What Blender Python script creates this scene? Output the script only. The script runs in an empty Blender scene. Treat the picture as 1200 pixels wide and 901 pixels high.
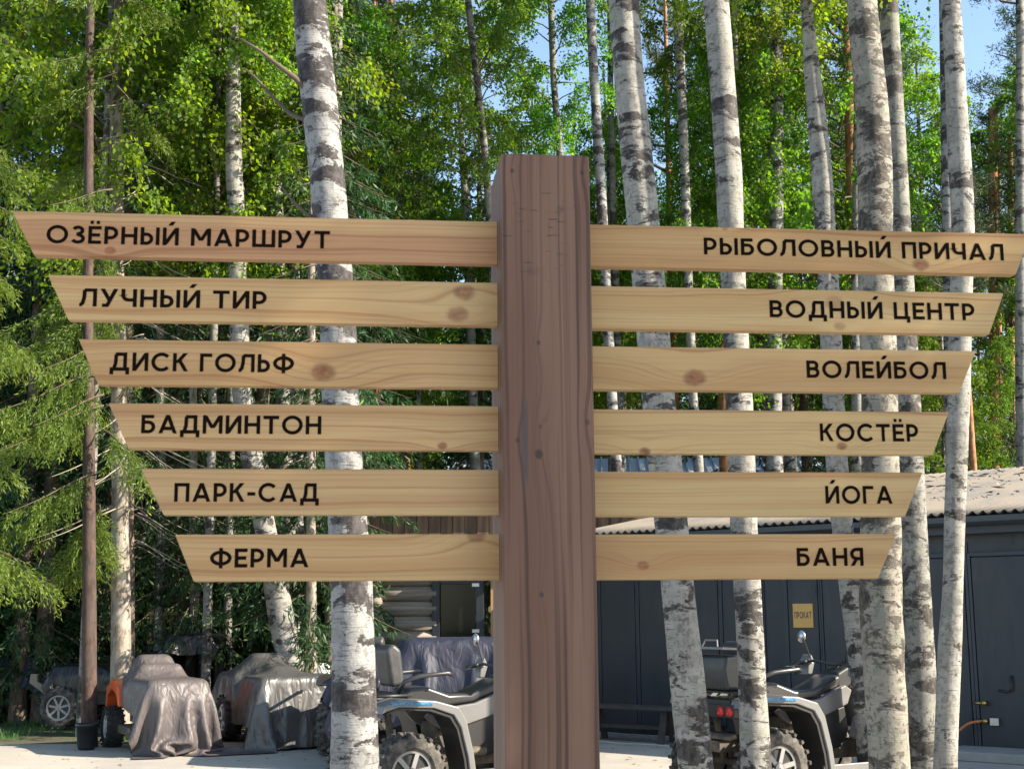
import bpy, bmesh, math, random
import numpy as np
from mathutils import Vector, Matrix, Euler

# ------------------------------------------------------------------ camera, sky, sun, exposure
SC = bpy.context.scene
COL = SC.collection
H_CAM, PITCH, ROLL, FPX = 1.72, 0.1664, 0.0081, 1600.0
cam_d = bpy.data.cameras.new("camera")
cam_d.sensor_width = 36.0
cam_d.lens = 36.0 * FPX / 1200.0
cam_d.clip_end = 600
cam_o = bpy.data.objects.new("camera", cam_d)
COL.objects.link(cam_o)
cam_o.matrix_world = (Matrix.Translation((0, 0, H_CAM)) @ Matrix.Rotation(math.pi / 2 + PITCH, 4, 'X')
                      @ Matrix.Rotation(-ROLL, 4, 'Z'))
SC.camera = cam_o
cam_d.dof.use_dof = True                 # focused on the machines, as in the photograph
cam_d.dof.focus_distance = 13.0
cam_d.dof.aperture_fstop = 19.0

SUN_EL, SUN_AZ = math.radians(30), math.radians(106)      # azimuth clockwise from +Y (straight ahead)
W = bpy.data.worlds.new("World")
SC.world = W
W.use_nodes = True
nt = W.node_tree
bg = nt.nodes["Background"]
sky = nt.nodes.new("ShaderNodeTexSky")
sky.sky_type = 'NISHITA'
sky.sun_disc = False
sky.sun_elevation = SUN_EL
sky.sun_rotation = SUN_AZ
sky.air_density = 1.0
sky.dust_density = 0.6
sky.ozone_density = 1.0
nt.links.new(sky.outputs[0], bg.inputs[0])
bg.inputs[1].default_value = 0.12
sun_d = bpy.data.lights.new("sun", 'SUN')
sun_d.energy = 5.0
sun_d.angle = math.radians(0.5)
sun_d.color = (1.0, 0.89, 0.72)
sun_o = bpy.data.objects.new("sun", sun_d)
COL.objects.link(sun_o)
to_sun = Vector((math.cos(SUN_EL) * math.sin(SUN_AZ), math.cos(SUN_EL) * math.cos(SUN_AZ), math.sin(SUN_EL)))
sun_o.rotation_euler = to_sun.to_track_quat('Z', 'Y').to_euler()
SC.view_settings.view_transform = 'Standard'
SC.view_settings.look = 'None'
SC.view_settings.exposure = 1.5
SC.view_settings.gamma = 1.0
SC.view_settings.use_curve_mapping = False
try:
    SC.cycles.use_denoising = True
    SC.cycles.max_bounces = 8
    SC.cycles.diffuse_bounces = 6
    SC.cycles.glossy_bounces = 2
    SC.cycles.transmission_bounces = 3
    SC.cycles.transparent_max_bounces = 6
    SC.cycles.sample_clamp_indirect = 4
except Exception:
    pass

# ------------------------------------------------------------------ small helpers
PI = math.pi


def ray(px, py):
    du, dv = px - 600.0, py - 450.5
    u = du * math.cos(ROLL) - dv * math.sin(ROLL)
    v = du * math.sin(ROLL) + dv * math.cos(ROLL)
    x, y, z = u / FPX, 1.0, -v / FPX
    return (x, math.cos(PITCH) * y - math.sin(PITCH) * z, math.sin(PITCH) * y + math.cos(PITCH) * z)


def at(px, py, Y):
    """the point of the place at distance Y that the photograph shows at pixel (px, py)"""
    d = ray(px, py)
    return Vector((d[0] / d[1] * Y, Y, H_CAM + d[2] / d[1] * Y))


def mat(name, color=(.5, .5, .5), rough=.6, metal=0.0, spec=None):
    m = bpy.data.materials.new(name)
    m.use_nodes = True
    b = m.node_tree.nodes["Principled BSDF"]
    b.inputs["Base Color"].default_value = (*color, 1)
    b.inputs["Roughness"].default_value = rough
    b.inputs["Metallic"].default_value = metal
    if spec is not None:
        b.inputs["Specular IOR Level"].default_value = spec
    return m


class NG:
    """thin wrapper for writing node graphs"""

    def __init__(self, m):
        self.m = m
        self.t = m.node_tree
        self.b = m.node_tree.nodes["Principled BSDF"]

    def n(self, kind, **kw):
        x = self.t.nodes.new("ShaderNode" + kind)
        for k, v in kw.items():
            setattr(x, k, v)
        return x

    def put(self, sock, v):
        if isinstance(v, bpy.types.NodeSocket):
            self.t.links.new(v, sock)
        elif isinstance(v, (tuple, list)) and len(v) == 3 and sock.type == 'RGBA':
            sock.default_value = (*v, 1)
        else:
            sock.default_value = v

    def math(self, op, a, b=0.0, c=0.0):
        x = self.n("Math", operation=op)
        self.put(x.inputs[0], a)
        self.put(x.inputs[1], b)
        if op in ('MULTIPLY_ADD', 'SMOOTH_MIN', 'WRAP'):
            self.put(x.inputs[2], c)
        return x.outputs[0]

    def noise(self, vec, scale, detail=3.0, rough=.55, dist=0.0):
        x = self.n("TexNoise")
        self.put(x.inputs["Vector"], vec)
        x.inputs["Scale"].default_value = scale
        x.inputs["Detail"].default_value = detail
        x.inputs["Roughness"].default_value = rough
        x.inputs["Distortion"].default_value = dist
        return x.outputs[0]

    def mapping(self, vec, scale=(1, 1, 1), loc=(0, 0, 0), rot=(0, 0, 0)):
        x = self.n("Mapping")
        self.put(x.inputs[0], vec)
        self.put(x.inputs["Location"], loc)
        x.inputs["Rotation"].default_value = rot
        x.inputs["Scale"].default_value = scale
        return x.outputs[0]

    def mix(self, f, a, b):
        x = self.n("Mix", data_type='RGBA')
        self.put(x.inputs[0], f)
        self.put(x.inputs[6], a)
        self.put(x.inputs[7], b)
        return x.outputs[2]

    def step(self, v, lo, hi):
        x = self.n("MapRange", interpolation_type='SMOOTHSTEP')
        self.put(x.inputs[0], v)
        x.inputs[1].default_value = lo
        x.inputs[2].default_value = hi
        return x.outputs[0]

    def bump(self, h, strength=.3, dist=.01):
        x = self.n("Bump")
        self.put(x.inputs["Height"], h)
        x.inputs["Strength"].default_value = strength
        x.inputs["Distance"].default_value = dist
        self.t.links.new(x.outputs[0], self.b.inputs["Normal"])

    def coord(self, kind="Object"):
        return self.n("TexCoord").outputs[kind]

    def color(self, v):
        self.put(self.b.inputs["Base Color"], v)

    def rough(self, v):
        self.put(self.b.inputs["Roughness"], v)


def tag(o, label=None, cat=None, group=None, kind=None):
    if label:
        o["label"] = label
    if cat:
        o["category"] = cat
    if group:
        o["group"] = group
    if kind:
        o["kind"] = kind
    return o


def empty(name, loc=(0, 0, 0), rz=0.0):
    o = bpy.data.objects.new(name, None)
    COL.objects.link(o)
    o.location = loc
    o.rotation_euler = (0, 0, rz)
    o.empty_display_size = .2
    return o


def link(name, me, mats, parent=None, smooth=False, bevel=0.0, seg=2):
    o = bpy.data.objects.new(name, me)
    COL.objects.link(o)
    if mats is not None:
        for m in (mats if isinstance(mats, (list, tuple)) else [mats]):
            me.materials.append(m)
    if parent is not None:
        o.parent = parent
    if smooth:
        me.polygons.foreach_set("use_smooth", np.ones(len(me.polygons), dtype=bool))
    if bevel > 0:
        b = o.modifiers.new("bevel", 'BEVEL')
        b.width = bevel
        b.segments = seg
        b.limit_method = 'ANGLE'
        b.angle_limit = math.radians(35)
        me.polygons.foreach_set("use_smooth", np.ones(len(me.polygons), dtype=bool))
        try:
            b.harden_normals = True
        except Exception:
            pass
    return o


def mesh_np(name, V, F, mi=None, tint=None):
    """mesh from an (n,3) vertex array and an (m,4) quad array"""
    me = bpy.data.meshes.new(name)
    V = np.asarray(V, np.float32)
    F = np.asarray(F, np.int32)
    me.vertices.add(len(V))
    me.vertices.foreach_set("co", V.ravel())
    me.loops.add(F.size)
    me.loops.foreach_set("vertex_index", F.ravel())
    me.polygons.add(len(F))
    me.polygons.foreach_set("loop_start", np.arange(0, F.size, F.shape[1], dtype=np.int32))
    if mi is not None:
        me.polygons.foreach_set("material_index", np.asarray(mi, np.int32))
    me.update(calc_edges=True)
    if tint is not None:
        a = me.attributes.new("tint", 'FLOAT', 'FACE')
        a.data.foreach_set("value", np.asarray(tint, np.float32))
    me.validate()
    return me


class MB:
    """collects simple shapes into ONE mesh"""

    def __init__(self):
        self.v, self.f = [], []

    def add(self, verts, faces):
        o = len(self.v)
        self.v += [tuple(p) for p in verts]
        self.f += [tuple(i + o for i in f) for f in faces]
        return self

    def box(self, c, s, rot=None):
        R = Euler(rot).to_matrix() if rot else Matrix.Identity(3)
        c = Vector(c)
        vs = [c + R @ Vector((x * s[0] / 2, y * s[1] / 2, z * s[2] / 2)) for x in (-1, 1) for y in (-1, 1) for z in (-1, 1)]
        return self.add(vs, [(0, 1, 3, 2), (4, 6, 7, 5), (0, 4, 5, 1), (2, 3, 7, 6), (0, 2, 6, 4), (1, 5, 7, 3)])

    def prism(self, poly, y0, y1, axis='y'):
        n = len(poly)
        A = sum(poly[i][0] * poly[(i + 1) % n][1] - poly[(i + 1) % n][0] * poly[i][1] for i in range(n))
        if A < 0:
            poly = poly[::-1]
        if axis == 'y':
            vs = [(p[0], y0, p[1]) for p in poly] + [(p[0], y1, p[1]) for p in poly]
        elif axis == 'x':
            vs = [(y0, p[0], p[1]) for p in poly] + [(y1, p[0], p[1]) for p in poly]
        else:
            vs = [(p[0], p[1], y0) for p in poly] + [(p[0], p[1], y1) for p in poly]
        fs = [tuple(range(n)), tuple(range(2 * n - 1, n - 1, -1))]
        fs += [(i, i + n, (i + 1) % n + n, (i + 1) % n) for i in range(n)]
        return self.add(vs, fs)

    def tube(self, pts, r, sides=8, closed=False):
        pts = [Vector(p) for p in pts]
        n = len(pts)
        rs = r if isinstance(r, (list, tuple)) else [r] * n
        vs, fs = [], []
        up = Vector((0, 0, 1))
        prev = None
        for i, p in enumerate(pts):
            if closed:
                t = pts[(i + 1) % n] - pts[i - 1]
            else:
                t = pts[min(i + 1, n - 1)] - pts[max(i - 1, 0)]
            t.normalize()
            if prev is None:
                a = t.cross(up if abs(t.z) < .9 else Vector((1, 0, 0)))
            else:
                a = prev - t * prev.dot(t)
            a.normalize()
            prev = a
            b = t.cross(a)
            for k in range(sides):
                th = 2 * PI * k / sides
                vs.append(p + (a * math.cos(th) + b * math.sin(th)) * rs[i])
        m = n if closed else n - 1
        for i in range(m):
            for k in range(sides):
                k2 = (k + 1) % sides
                j = (i + 1) % n
                fs.append((i * sides + k, i * sides + k2, j * sides + k2, j * sides + k))
        if not closed:
            fs.append(tuple(range(sides - 1, -1, -1)))
            fs.append(tuple((n - 1) * sides + k for k in range(sides)))
        return self.add(vs, fs)

    def lathe(self, prof, c, axis='y', seg=32, close=True):
        """prof: list of (radius, offset along axis)"""
        n = len(prof)
        vs, fs = [], []
        c = Vector(c)
        for s in range(seg):
            th = 2 * PI * s / seg
            for (r, a) in prof:
                if axis == 'y':
                    vs.append(c + Vector((r * math.cos(th), a, r * math.sin(th))))
                elif axis == 'z':
                    vs.append(c + Vector((r * math.cos(th), r * math.sin(th), a)))
                else:
                    vs.append(c + Vector((a, r * math.cos(th), r * math.sin(th))))
        for s in range(seg):
            t = (s + 1) % seg
            for i in range(n if close else n - 1):
                j = (i + 1) % n
                fs.append((s * n + i, s * n + j, t * n + j, t * n + i))
        return self.add(vs, fs)

    def build(self, name, m, parent=None, smooth=False, bevel=0.0, seg=2):
        me = bpy.data.meshes.new(name)
        me.from_pydata(self.v, [], self.f)
        bm = bmesh.new()
        bm.from_mesh(me)
        bmesh.ops.recalc_face_normals(bm, faces=bm.faces)
        bm.to_mesh(me)
        bm.free()
        return link(name, me, m, parent, smooth, bevel, seg)


def copy_tree(o, parent=None):
    c = o.copy()
    COL.objects.link(c)
    if parent is not None:
        c.parent = parent
    for ch in [x for x in bpy.data.objects if x.parent == o]:
        copy_tree(ch, c)
    return c


# ------------------------------------------------------------------ materials
def board_material(name, base, dark, pale, knots, seed, freq=150.0):
    """pine board: grain lines along x that bend round the knots; knots = (x, z, size, strength)"""
    m = mat(name, base, .62)
    g = NG(m)
    oc = g.coord()
    sep = g.n("SeparateXYZ")
    g.put(sep.inputs[0], oc)
    x, z = sep.outputs[0], sep.outputs[2]
    warp = g.noise(g.mapping(oc, (.9, 2, 5), (seed * 3.1, 0, seed)), 1.6, 2)
    v = g.math('MULTIPLY_ADD', warp, .045, z)
    kmask = kring = None
    for (kx, kz, s, st) in knots:
        dx = g.math('MULTIPLY', g.math('SUBTRACT', x, kx), 1 / (s * 3.2))
        dz = g.math('MULTIPLY', g.math('SUBTRACT', z, kz), 1 / (s * 1.5))
        q = g.math('ADD', g.math('MULTIPLY', dx, dx), g.math('MULTIPLY', dz, dz))
        e = g.math('POWER', 2.718, g.math('MULTIPLY', q, -1.0))
        v = g.math('ADD', v, g.math('MULTIPLY', e, s * 1.1 * (1 if kz < 0 else -1)))
        kx2 = g.math('MULTIPLY', g.math('SUBTRACT', x, kx), 1 / (s * .62))
        kz2 = g.math('MULTIPLY', g.math('SUBTRACT', z, kz), 1 / (s * .45))
        r2 = g.math('ADD', g.math('MULTIPLY', kx2, kx2), g.math('MULTIPLY', kz2, kz2))
        r2 = g.math('ADD', r2, g.math('MULTIPLY', g.noise(oc, 48, 3), 1.3))
        kr = g.math('MULTIPLY', g.step(r2, 1.0, 1.5), g.math('SUBTRACT', 1.0, g.step(r2, 1.6, 2.3)))
        kring = kr if kring is None else g.math('MAXIMUM', kring, kr)
        km = g.math('MULTIPLY', g.math('SUBTRACT', 1.0, g.step(r2, .8, 2.6)), min(1.0, st * 1.1))
        kmask = km if kmask is None else g.math('MAXIMUM', kmask, km)
    fine = g.noise(g.mapping(oc, (2.0, 1, 240), (seed, 0, seed * 2)), 1.0, 3, .6)
    bands = g.noise(g.mapping(g.n("CombineXYZ").outputs[0], (1, 1, 1)), 1.0)
    cmb = g.n("CombineXYZ")
    g.put(cmb.inputs[0], g.math('MULTIPLY', x, .35))
    g.put(cmb.inputs[2], g.math('MULTIPLY', v, freq))
    ring = g.noise(cmb.outputs[0], .9, 2, .5)
    big = g.noise(g.mapping(cmb.outputs[0], (.8, 1, .12), (seed * 7, 0, seed * 5)), 1.0, 1, .5)
    c = g.mix(g.step(big, .38, .62), base, pale)
    c = g.mix(g.math('MULTIPLY', g.step(ring, .48, .70), .70), c, dark)
    c = g.mix(g.math('MULTIPLY', g.step(fine, .48, .74), .45), c, dark)
    if kmask is not None:
        kin = g.noise(g.mapping(oc, (40, 1, 90)), 1.0, 2)
        kc = g.mix(g.step(kin, .35, .65), (.13, .032, .009), (.30, .10, .028))
        kc = g.mix(g.math('MULTIPLY', kring, .5), kc, (.08, .026, .010))
        c = g.mix(g.math('MULTIPLY', kmask, .85), c, kc)
    g.color(c)
    g.bump(fine, .10, .002)
    return m


def bark_material(name, white, darkc, patch, lent, rough_amt, lichen=0.0):
    m = mat(name, white, .8)
    g = NG(m)
    oc = g.coord()
    rnd = g.n("ObjectInfo").outputs["Random"]
    off = g.n("CombineXYZ")
    for i in range(3):
        g.put(off.inputs[i], g.math('MULTIPLY', rnd, 37.0 + 11 * i))
    va = g.n("VectorMath", operation='ADD')
    g.put(va.inputs[0], oc)
    g.put(va.inputs[1], off.outputs[0])
    p = va.outputs[0]
    l1 = g.noise(g.mapping(p, (8, 8, 95)), 1.0, 2, .6)               # thin horizontal dashes
    l2 = g.noise(g.mapping(p, (5, 5, 22)), 1.0, 4, .65)
    pt = g.noise(g.mapping(p, (2.7, 2.7, 5.6)), 1.0, 6, .70, .35)       # the black scars
    pz = g.noise(g.mapping(p, (.3, .3, 1.1)), 1.0, 1)
    pt2 = g.math('ADD', pt, g.math('MULTIPLY', g.math('SUBTRACT', pz, .5), .25))
    tone = g.noise(g.mapping(p, (2, 2, 6)), 1.0, 4)
    fis = g.noise(g.mapping(p, (22, 22, 16)), 1.0, 5, .7)
    c = g.mix(g.step(tone, .35, .7), white, tuple(k * .70 for k in white))
    c = g.mix(g.math('MULTIPLY', g.step(l1, .60, .70), lent * .75), c, darkc)
    c = g.mix(g.math('MULTIPLY', g.step(l2, .56, .70), lent * .6), c, tuple(k * 2.4 for k in darkc))
    c = g.mix(g.math('MULTIPLY', g.step(fis, .5, .62), rough_amt), c, tuple(k * 2.2 for k in darkc))
    if lichen > 0:
        li = g.noise(g.mapping(p, (6, 6, 5)), 1.0, 5, .7)
        c = g.mix(g.math('MULTIPLY', g.step(li, .5, .62), lichen), c, (.16, .17, .13))
    pm = g.step(pt2, patch, patch + .05)
    c = g.mix(pm, c, g.mix(g.step(fis, .4, .62), darkc, tuple(k * 4 for k in darkc)))
    g.color(c)
    g.bump(g.math('ADD', g.math('MULTIPLY', pm, .8), g.math('ADD', fis, g.math('MULTIPLY', l1, .6))), .55, .012)
    return m


def conifer_bark(name, a, b):
    m = mat(name, a, .9)
    g = NG(m)
    oc = g.coord()
    f1 = g.noise(g.mapping(oc, (16, 16, 6)), 1.0, 5, .7)
    f2 = g.noise(g.mapping(oc, (3, 3, 2)), 1.0, 3)
    c = g.mix(g.step(f1, .38, .62), tuple(k * .4 for k in a), a)
    c = g.mix(g.math('MULTIPLY', g.step(f2, .45, .62), .6), c, b)
    g.color(c)
    g.bump(f1, .7, .015)
    return m


def pine_bark(name):
    m = mat(name, (.3, .14, .07), .9)
    g = NG(m)
    oc = g.coord()
    sep = g.n("SeparateXYZ")
    g.put(sep.inputs[0], oc)
    f1 = g.noise(g.mapping(oc, (10, 10, 4)), 1.0, 5, .7)
    up = g.step(sep.outputs[2], 2.0, 6.0)
    base = g.mix(up, (.16, .11, .085), (.42, .20, .09))
    c = g.mix(g.step(f1, .4, .6), g.mix(up, (.05, .04, .035), (.22, .1, .05)), base)
    g.color(c)
    g.bump(f1, .6, .015)
    return m


def leaf_material(name, a, b, tip, transl=.45, rough=.5):
    """real leaf colours: dark to fresh green, differing leaf by leaf and tree by tree"""
    m = bpy.data.materials.new(name)
    m.use_nodes = True
    g = NG(m)
    att = g.n("Attribute", attribute_name="tint").outputs["Fac"]
    rnd = g.n("ObjectInfo").outputs["Random"]
    c = g.mix(att, a, b)
    c = g.mix(g.step(att, .86, 1.0), c, tip)
    hs = g.n("HueSaturation")
    g.put(hs.inputs["Hue"], g.math('MULTIPLY_ADD', rnd, .05, .475))
    g.put(hs.inputs["Value"], g.math('MULTIPLY_ADD', rnd, .4, .8))
    g.put(hs.inputs["Color"], c)
    c = hs.outputs[0]
    g.color(c)
    g.b.inputs["Roughness"].default_value = rough
    g.b.inputs["Specular IOR Level"].default_value = .3
    tr = g.n("BsdfTranslucent")
    tc = g.n("HueSaturation")
    tc.inputs["Hue"].default_value = .475
    tc.inputs["Saturation"].default_value = 1.15
    tc.inputs["Value"].default_value = 1.7
    g.put(tc.inputs["Color"], c)
    g.put(tr.inputs[0], tc.outputs[0])
    mx = g.n("MixShader")
    mx.inputs[0].default_value = transl
    g.t.links.new(g.b.outputs[0], mx.inputs[1])
    g.t.links.new(tr.outputs[0], mx.inputs[2])
    out = [n for n in g.t.nodes if n.type == 'OUTPUT_MATERIAL'][0]
    g.t.links.new(mx.outputs[0], out.inputs[0])
    return m


def dusty(name, base, dust, amt=.6, rough=.7, scale=9.0, metal=0.0):
    m = mat(name, base, rough, metal)
    g = NG(m)
    oc = g.coord()
    n1 = g.noise(oc, scale, 6, .65)
    g.color(g.mix(g.math('MULTIPLY', g.step(n1, .35, .7), amt), base, dust))
    return m


def cloth_material(name, base, rough, dust, amt, sheen=0.0):
    m = mat(name, base, rough, sheen)
    g = NG(m)
    oc = g.coord()
    n1 = g.noise(oc, 5, 5, .65)
    w1 = g.noise(g.mapping(oc, (4.2, 3.4, 1.7), (0, 0, 0), (.5, .3, .7)), 1.0, 3, .5, .5)
    w2 = g.noise(g.mapping(oc, (3.4, 4.4, 1.4), (4, 1, 2), (-.6, .4, -.5)), 1.0, 3, .5, .5)
    r1 = g.math('ABSOLUTE', g.math('SUBTRACT', w1, .5))
    r2 = g.math('ABSOLUTE', g.math('SUBTRACT', w2, .5))
    n2 = g.math('MULTIPLY', g.math('MINIMUM', r1, r2), 5.0)
    n3 = g.noise(oc, 900, 1)
    g.color(g.mix(g.math('MULTIPLY', g.step(n1, .42, .75), amt), base, dust))
    g.rough(g.math('MULTIPLY_ADD', n1, .25, rough - .1))
    g.bump(g.math('ADD', n2, g.math('MULTIPLY', n3, .02)), .5, .03)
    return m


M = {}
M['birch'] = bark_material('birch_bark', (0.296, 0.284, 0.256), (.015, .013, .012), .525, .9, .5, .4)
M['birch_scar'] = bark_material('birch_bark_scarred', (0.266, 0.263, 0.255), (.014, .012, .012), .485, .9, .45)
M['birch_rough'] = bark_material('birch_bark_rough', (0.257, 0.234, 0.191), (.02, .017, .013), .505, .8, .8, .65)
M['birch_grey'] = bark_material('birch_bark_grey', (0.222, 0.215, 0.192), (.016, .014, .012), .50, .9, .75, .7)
M['spruce_bark'] = conifer_bark('spruce_bark', (.16, .115, .085), (.24, .21, .18))
M['spruce_grey'] = conifer_bark('spruce_bark_grey', (.30, .255, .205), (.36, .33, .29))
M['red_bark'] = conifer_bark('reddish_bark', (.085, .050, .040), (.06, .047, .04))
M['pine_bark'] = pine_bark('pine_bark')
M['twig'] = mat('twig_wood', (.10, .075, .055), .9)
M['twig_grey'] = mat('dead_twig_wood', (.28, .24, .19), .9)
M['birch_leaf'] = leaf_material('birch_leaf', (.05, .125, .02), (.125, .24, .036), (.21, .32, .055), .6)
M['birch_leaf_fresh'] = leaf_material('birch_leaf_fresh', (.08, .175, .026), (.185, .305, .045), (.29, .39, .08), .6)
M['spruce_needle'] = leaf_material('spruce_needle', (.018, .050, .020), (.05, .105, .032), (.115, .18, .045), .3)
M['spruce_fresh'] = leaf_material('spruce_needle_fresh', (.055, .105, .022), (.20, .27, .05), (.36, .40, .10), .45)
M['pine_needle'] = leaf_material('pine_needle', (.03, .06, .03), (.065, .11, .05), (.09, .14, .05), .2)
M['shrub_leaf'] = leaf_material('shrub_leaf', (.03, .08, .018), (.06, .14, .03), (.1, .18, .04), .4)
M['letter'] = mat('burnt_lettering', (.010, .006, .004), .9, 0, .05)
M['tyre'] = dusty('dusty_tyre', (.025, .024, .023), (.18, .16, .135), .75, .85, 14)
M['tyre_dark'] = dusty('dark_tyre', (.018, .018, .018), (.08, .07, .06), .4, .85, 14)
M['rim'] = mat('silver_rim', (.27, .27, .27), .45, .5)
M['silver'] = dusty('silver_plastic', (.155, .158, .162), (.15, .136, .118), .65, .36)
M['black'] = mat('black_plastic', (.018, .018, .019), .45)
M['seat'] = mat('black_vinyl', (.03, .03, .032), .32)
M['mech'] = dusty('muddy_metal', (.05, .045, .04), (.22, .16, .09), .6, .7)
M['steel'] = mat('steel', (.45, .45, .46), .3, .9)
M['red'] = mat('red_lens', (.55, .02, .02), .2)
M['bluesticker'] = mat('blue_sticker', (.02, .20, .50), .4)
g = NG(M['bluesticker'])
n1 = g.noise(g.mapping(g.coord(), (60, 5, 90)), 1.0, 2)
g.color(g.mix(g.step(n1, .42, .55), (.008, .075, .20), (.06, .20, .33)))
M['plate'] = mat('white_plate', (.72, .72, .70), .5)
M['ink'] = mat('plate_ink', (.05, .05, .05), .6)
M['orange'] = mat('orange_paint', (.55, .09, .02), .35)
M['navy_metal'] = mat('navy_sheet_metal', (.030, .042, .066), .42, .0)
M['navy_dark'] = mat('navy_frame', (.02, .028, .042), .45)
M['gutter'] = mat('dark_gutter', (.028, .036, .046), .4)
M['dark_wood'] = dusty('dark_stained_wood', (.045, .04, .036), (.09, .08, .07), .5, .75)
M['stone'] = dusty('concrete', (.33, .32, .30), (.22, .21, .19), .6, .9, 6)
M['sign_ply'] = mat('plywood_sign', (.60, .36, .11), .6)
M['white'] = mat('white_plastic', (.75, .77, .78), .4)
M['glass'] = mat('door_glass', (.006, .010, .008), .12, 0, .3)
M['orange_hose'] = mat('orange_hose', (.50, .17, .05), .5)
M['brass'] = mat('brass', (.5, .33, .12), .35, .9)

g = NG(M['navy_metal'])
oc = g.coord()
n1 = g.noise(g.mapping(oc, (1.2, 1.2, .5)), 2, 4, .6)
n2 = g.noise(g.mapping(oc, (8, 8, 1.5)), 2, 4, .6)
g.color(g.mix(g.step(n1, .35, .75), (.013, .019, .029), (.024, .028, .034)))
g.rough(g.math('MULTIPLY_ADD', n2, .3, .30))
g.bump(n1, .15, .03)

# ground materials
M['pavement'] = mat('pale_asphalt', (.30, .28, .25), .9)
g = NG(M['pavement'])
oc = g.coord()
n1 = g.noise(oc, .8, 5, .6)
n2 = g.noise(oc, 60, 3, .7)
c = g.mix(g.step(n1, .3, .75), (.42, .385, .33), (.31, .29, .26))
c = g.mix(g.math('MULTIPLY', g.step(n2, .45, .7), .35), c, (.24, .225, .21))
g.color(c)
g.bump(n2, .4, .01)
M['forest_floor'] = mat('forest_floor', (.09, .075, .05), .95)
g = NG(M['forest_floor'])
oc = g.coord()
n1 = g.noise(oc, 1.4, 6, .65)
n2 = g.noise(oc, 25, 4, .7)
c = g.mix(g.step(n1, .4, .62), (.085, .065, .045), (.045, .075, .022))
c = g.mix(g.math('MULTIPLY', g.step(n2, .5, .7), .6), c, (.16, .12, .075))
g.color(c)
g.bump(n2, .8, .04)
M['gravel'] = mat('grey_gravel', (.25, .24, .23), .95)
g = NG(M['gravel'])
vo = g.n("TexVoronoi")
g.put(vo.inputs["Vector"], g.coord())
vo.inputs["Scale"].default_value = 38
g.color(g.mix(vo.outputs["Color"], (.10, .10, .10), (.36, .35, .33)))
g.bump(vo.outputs["Distance"], 1.0, .03)

# ------------------------------------------------------------------ ground
def sheet(name, pts, z, m, kind='structure'):
    me = bpy.data.meshes.new(name)
    me.from_pydata([(x, y, z) for x, y in pts], [], [tuple(range(len(pts)))])
    o = link(name, me, m)
    tag(o, kind=kind)
    return o


sheet('forest_ground', [(-250, -120), (250, -120), (250, 420), (-250, 420)], 0.0, M['forest_floor'])
sheet('parking_lot', [(-40, -12), (40, -12), (40, 9), (6.6, 16.2), (1.6, 20.3), (-.4, 22.7), (-2.4, 22.7),
                      (-3.0, 19.5), (-5.2, 19.3), (-12, 19.7), (-40, 20.5)], 0.006, M['pavement'])
sheet('gravel_strip', [(1.0, 19.6), (3.9, 17.0), (4.35, 17.6), (1.35, 20.4)], 0.011, M['gravel'])

# ------------------------------------------------------------------ the signpost
SIGN = empty('signpost', (.0788, 2.9363, 0), .1078)
tag(SIGN, 'brown timber signpost with twelve pale wooden direction boards lettered in Cyrillic', 'signpost')

M['post'] = mat('stained_post_wood', (.2, .12, .1), .7)
g = NG(M['post'])
oc = g.coord()
sep = g.n("SeparateXYZ")
g.put(sep.inputs[0], oc)
x, z = sep.outputs[0], sep.outputs[2]
vx = g.math('MULTIPLY_ADD', g.noise(g.mapping(oc, (5, 5, .9)), 1.0, 2), .035, x)
kmask = None
for (kx, kz, s, st) in [(-.022, 2.06, .022, .95), (-.068, 2.09, .012, .7), (-.02, 2.305, .011, .8), (-.018, 2.12, .010, .6),
                        (-.075, 2.695, .012, .8), (.083, 2.695, .012, .85), (-.02, 1.76, .012, .8), (.085, 2.13, .014, .6)]:
    dx = g.math('MULTIPLY', g.math('SUBTRACT', x, kx), 1 / (s * 1.3))
    dz = g.math('MULTIPLY', g.math('SUBTRACT', z, kz), 1 / (s * 4.5))
    e = g.math('POWER', 2.718, g.math('MULTIPLY', g.math('ADD', g.math('MULTIPLY', dx, dx), g.math('MULTIPLY', dz, dz)), -1.0))
    vx = g.math('ADD', vx, g.math('MULTIPLY', e, s * .9))
    a1 = g.math('MULTIPLY', g.math('SUBTRACT', x, kx), 1 / (s * .42))
    a2 = g.math('MULTIPLY', g.math('SUBTRACT', z, kz), 1 / (s * .52))
    r2 = g.math('ADD', g.math('ADD', g.math('MULTIPLY', a1, a1), g.math('MULTIPLY', a2, a2)), g.math('MULTIPLY', g.noise(oc, 70, 2), .5))
    km = g.math('MULTIPLY', g.math('SUBTRACT', 1.0, g.step(r2, .5, 1.7)), st)
    kmask = km if kmask is None else g.math('MAXIMUM', kmask, km)
cmb = g.n("CombineXYZ")
g.put(cmb.inputs[0], g.math('MULTIPLY', vx, 60))
g.put(cmb.inputs[1], g.math('MULTIPLY', sep.outputs[1], 40))
g.put(cmb.inputs[2], g.math('MULTIPLY', z, .35))
ring = g.noise(cmb.outputs[0], 1.25, 3, .55)
fine = g.noise(g.mapping(oc, (190, 190, 2.2)), 1.0, 3, .6)
big = g.noise(g.mapping(oc, (9, 9, .7), (3, 0, 0)), 1.0, 2)
c = g.mix(g.step(big, .35, .65), (.145, .069, .042), (.205, .110, .068))
c = g.mix(g.math('MULTIPLY', g.step(ring, .49, .66), .85), c, (.058, .026, .016))
c = g.mix(g.math('MULTIPLY', g.step(fine, .5, .75), .35), c, (.065, .036, .028))
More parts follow.
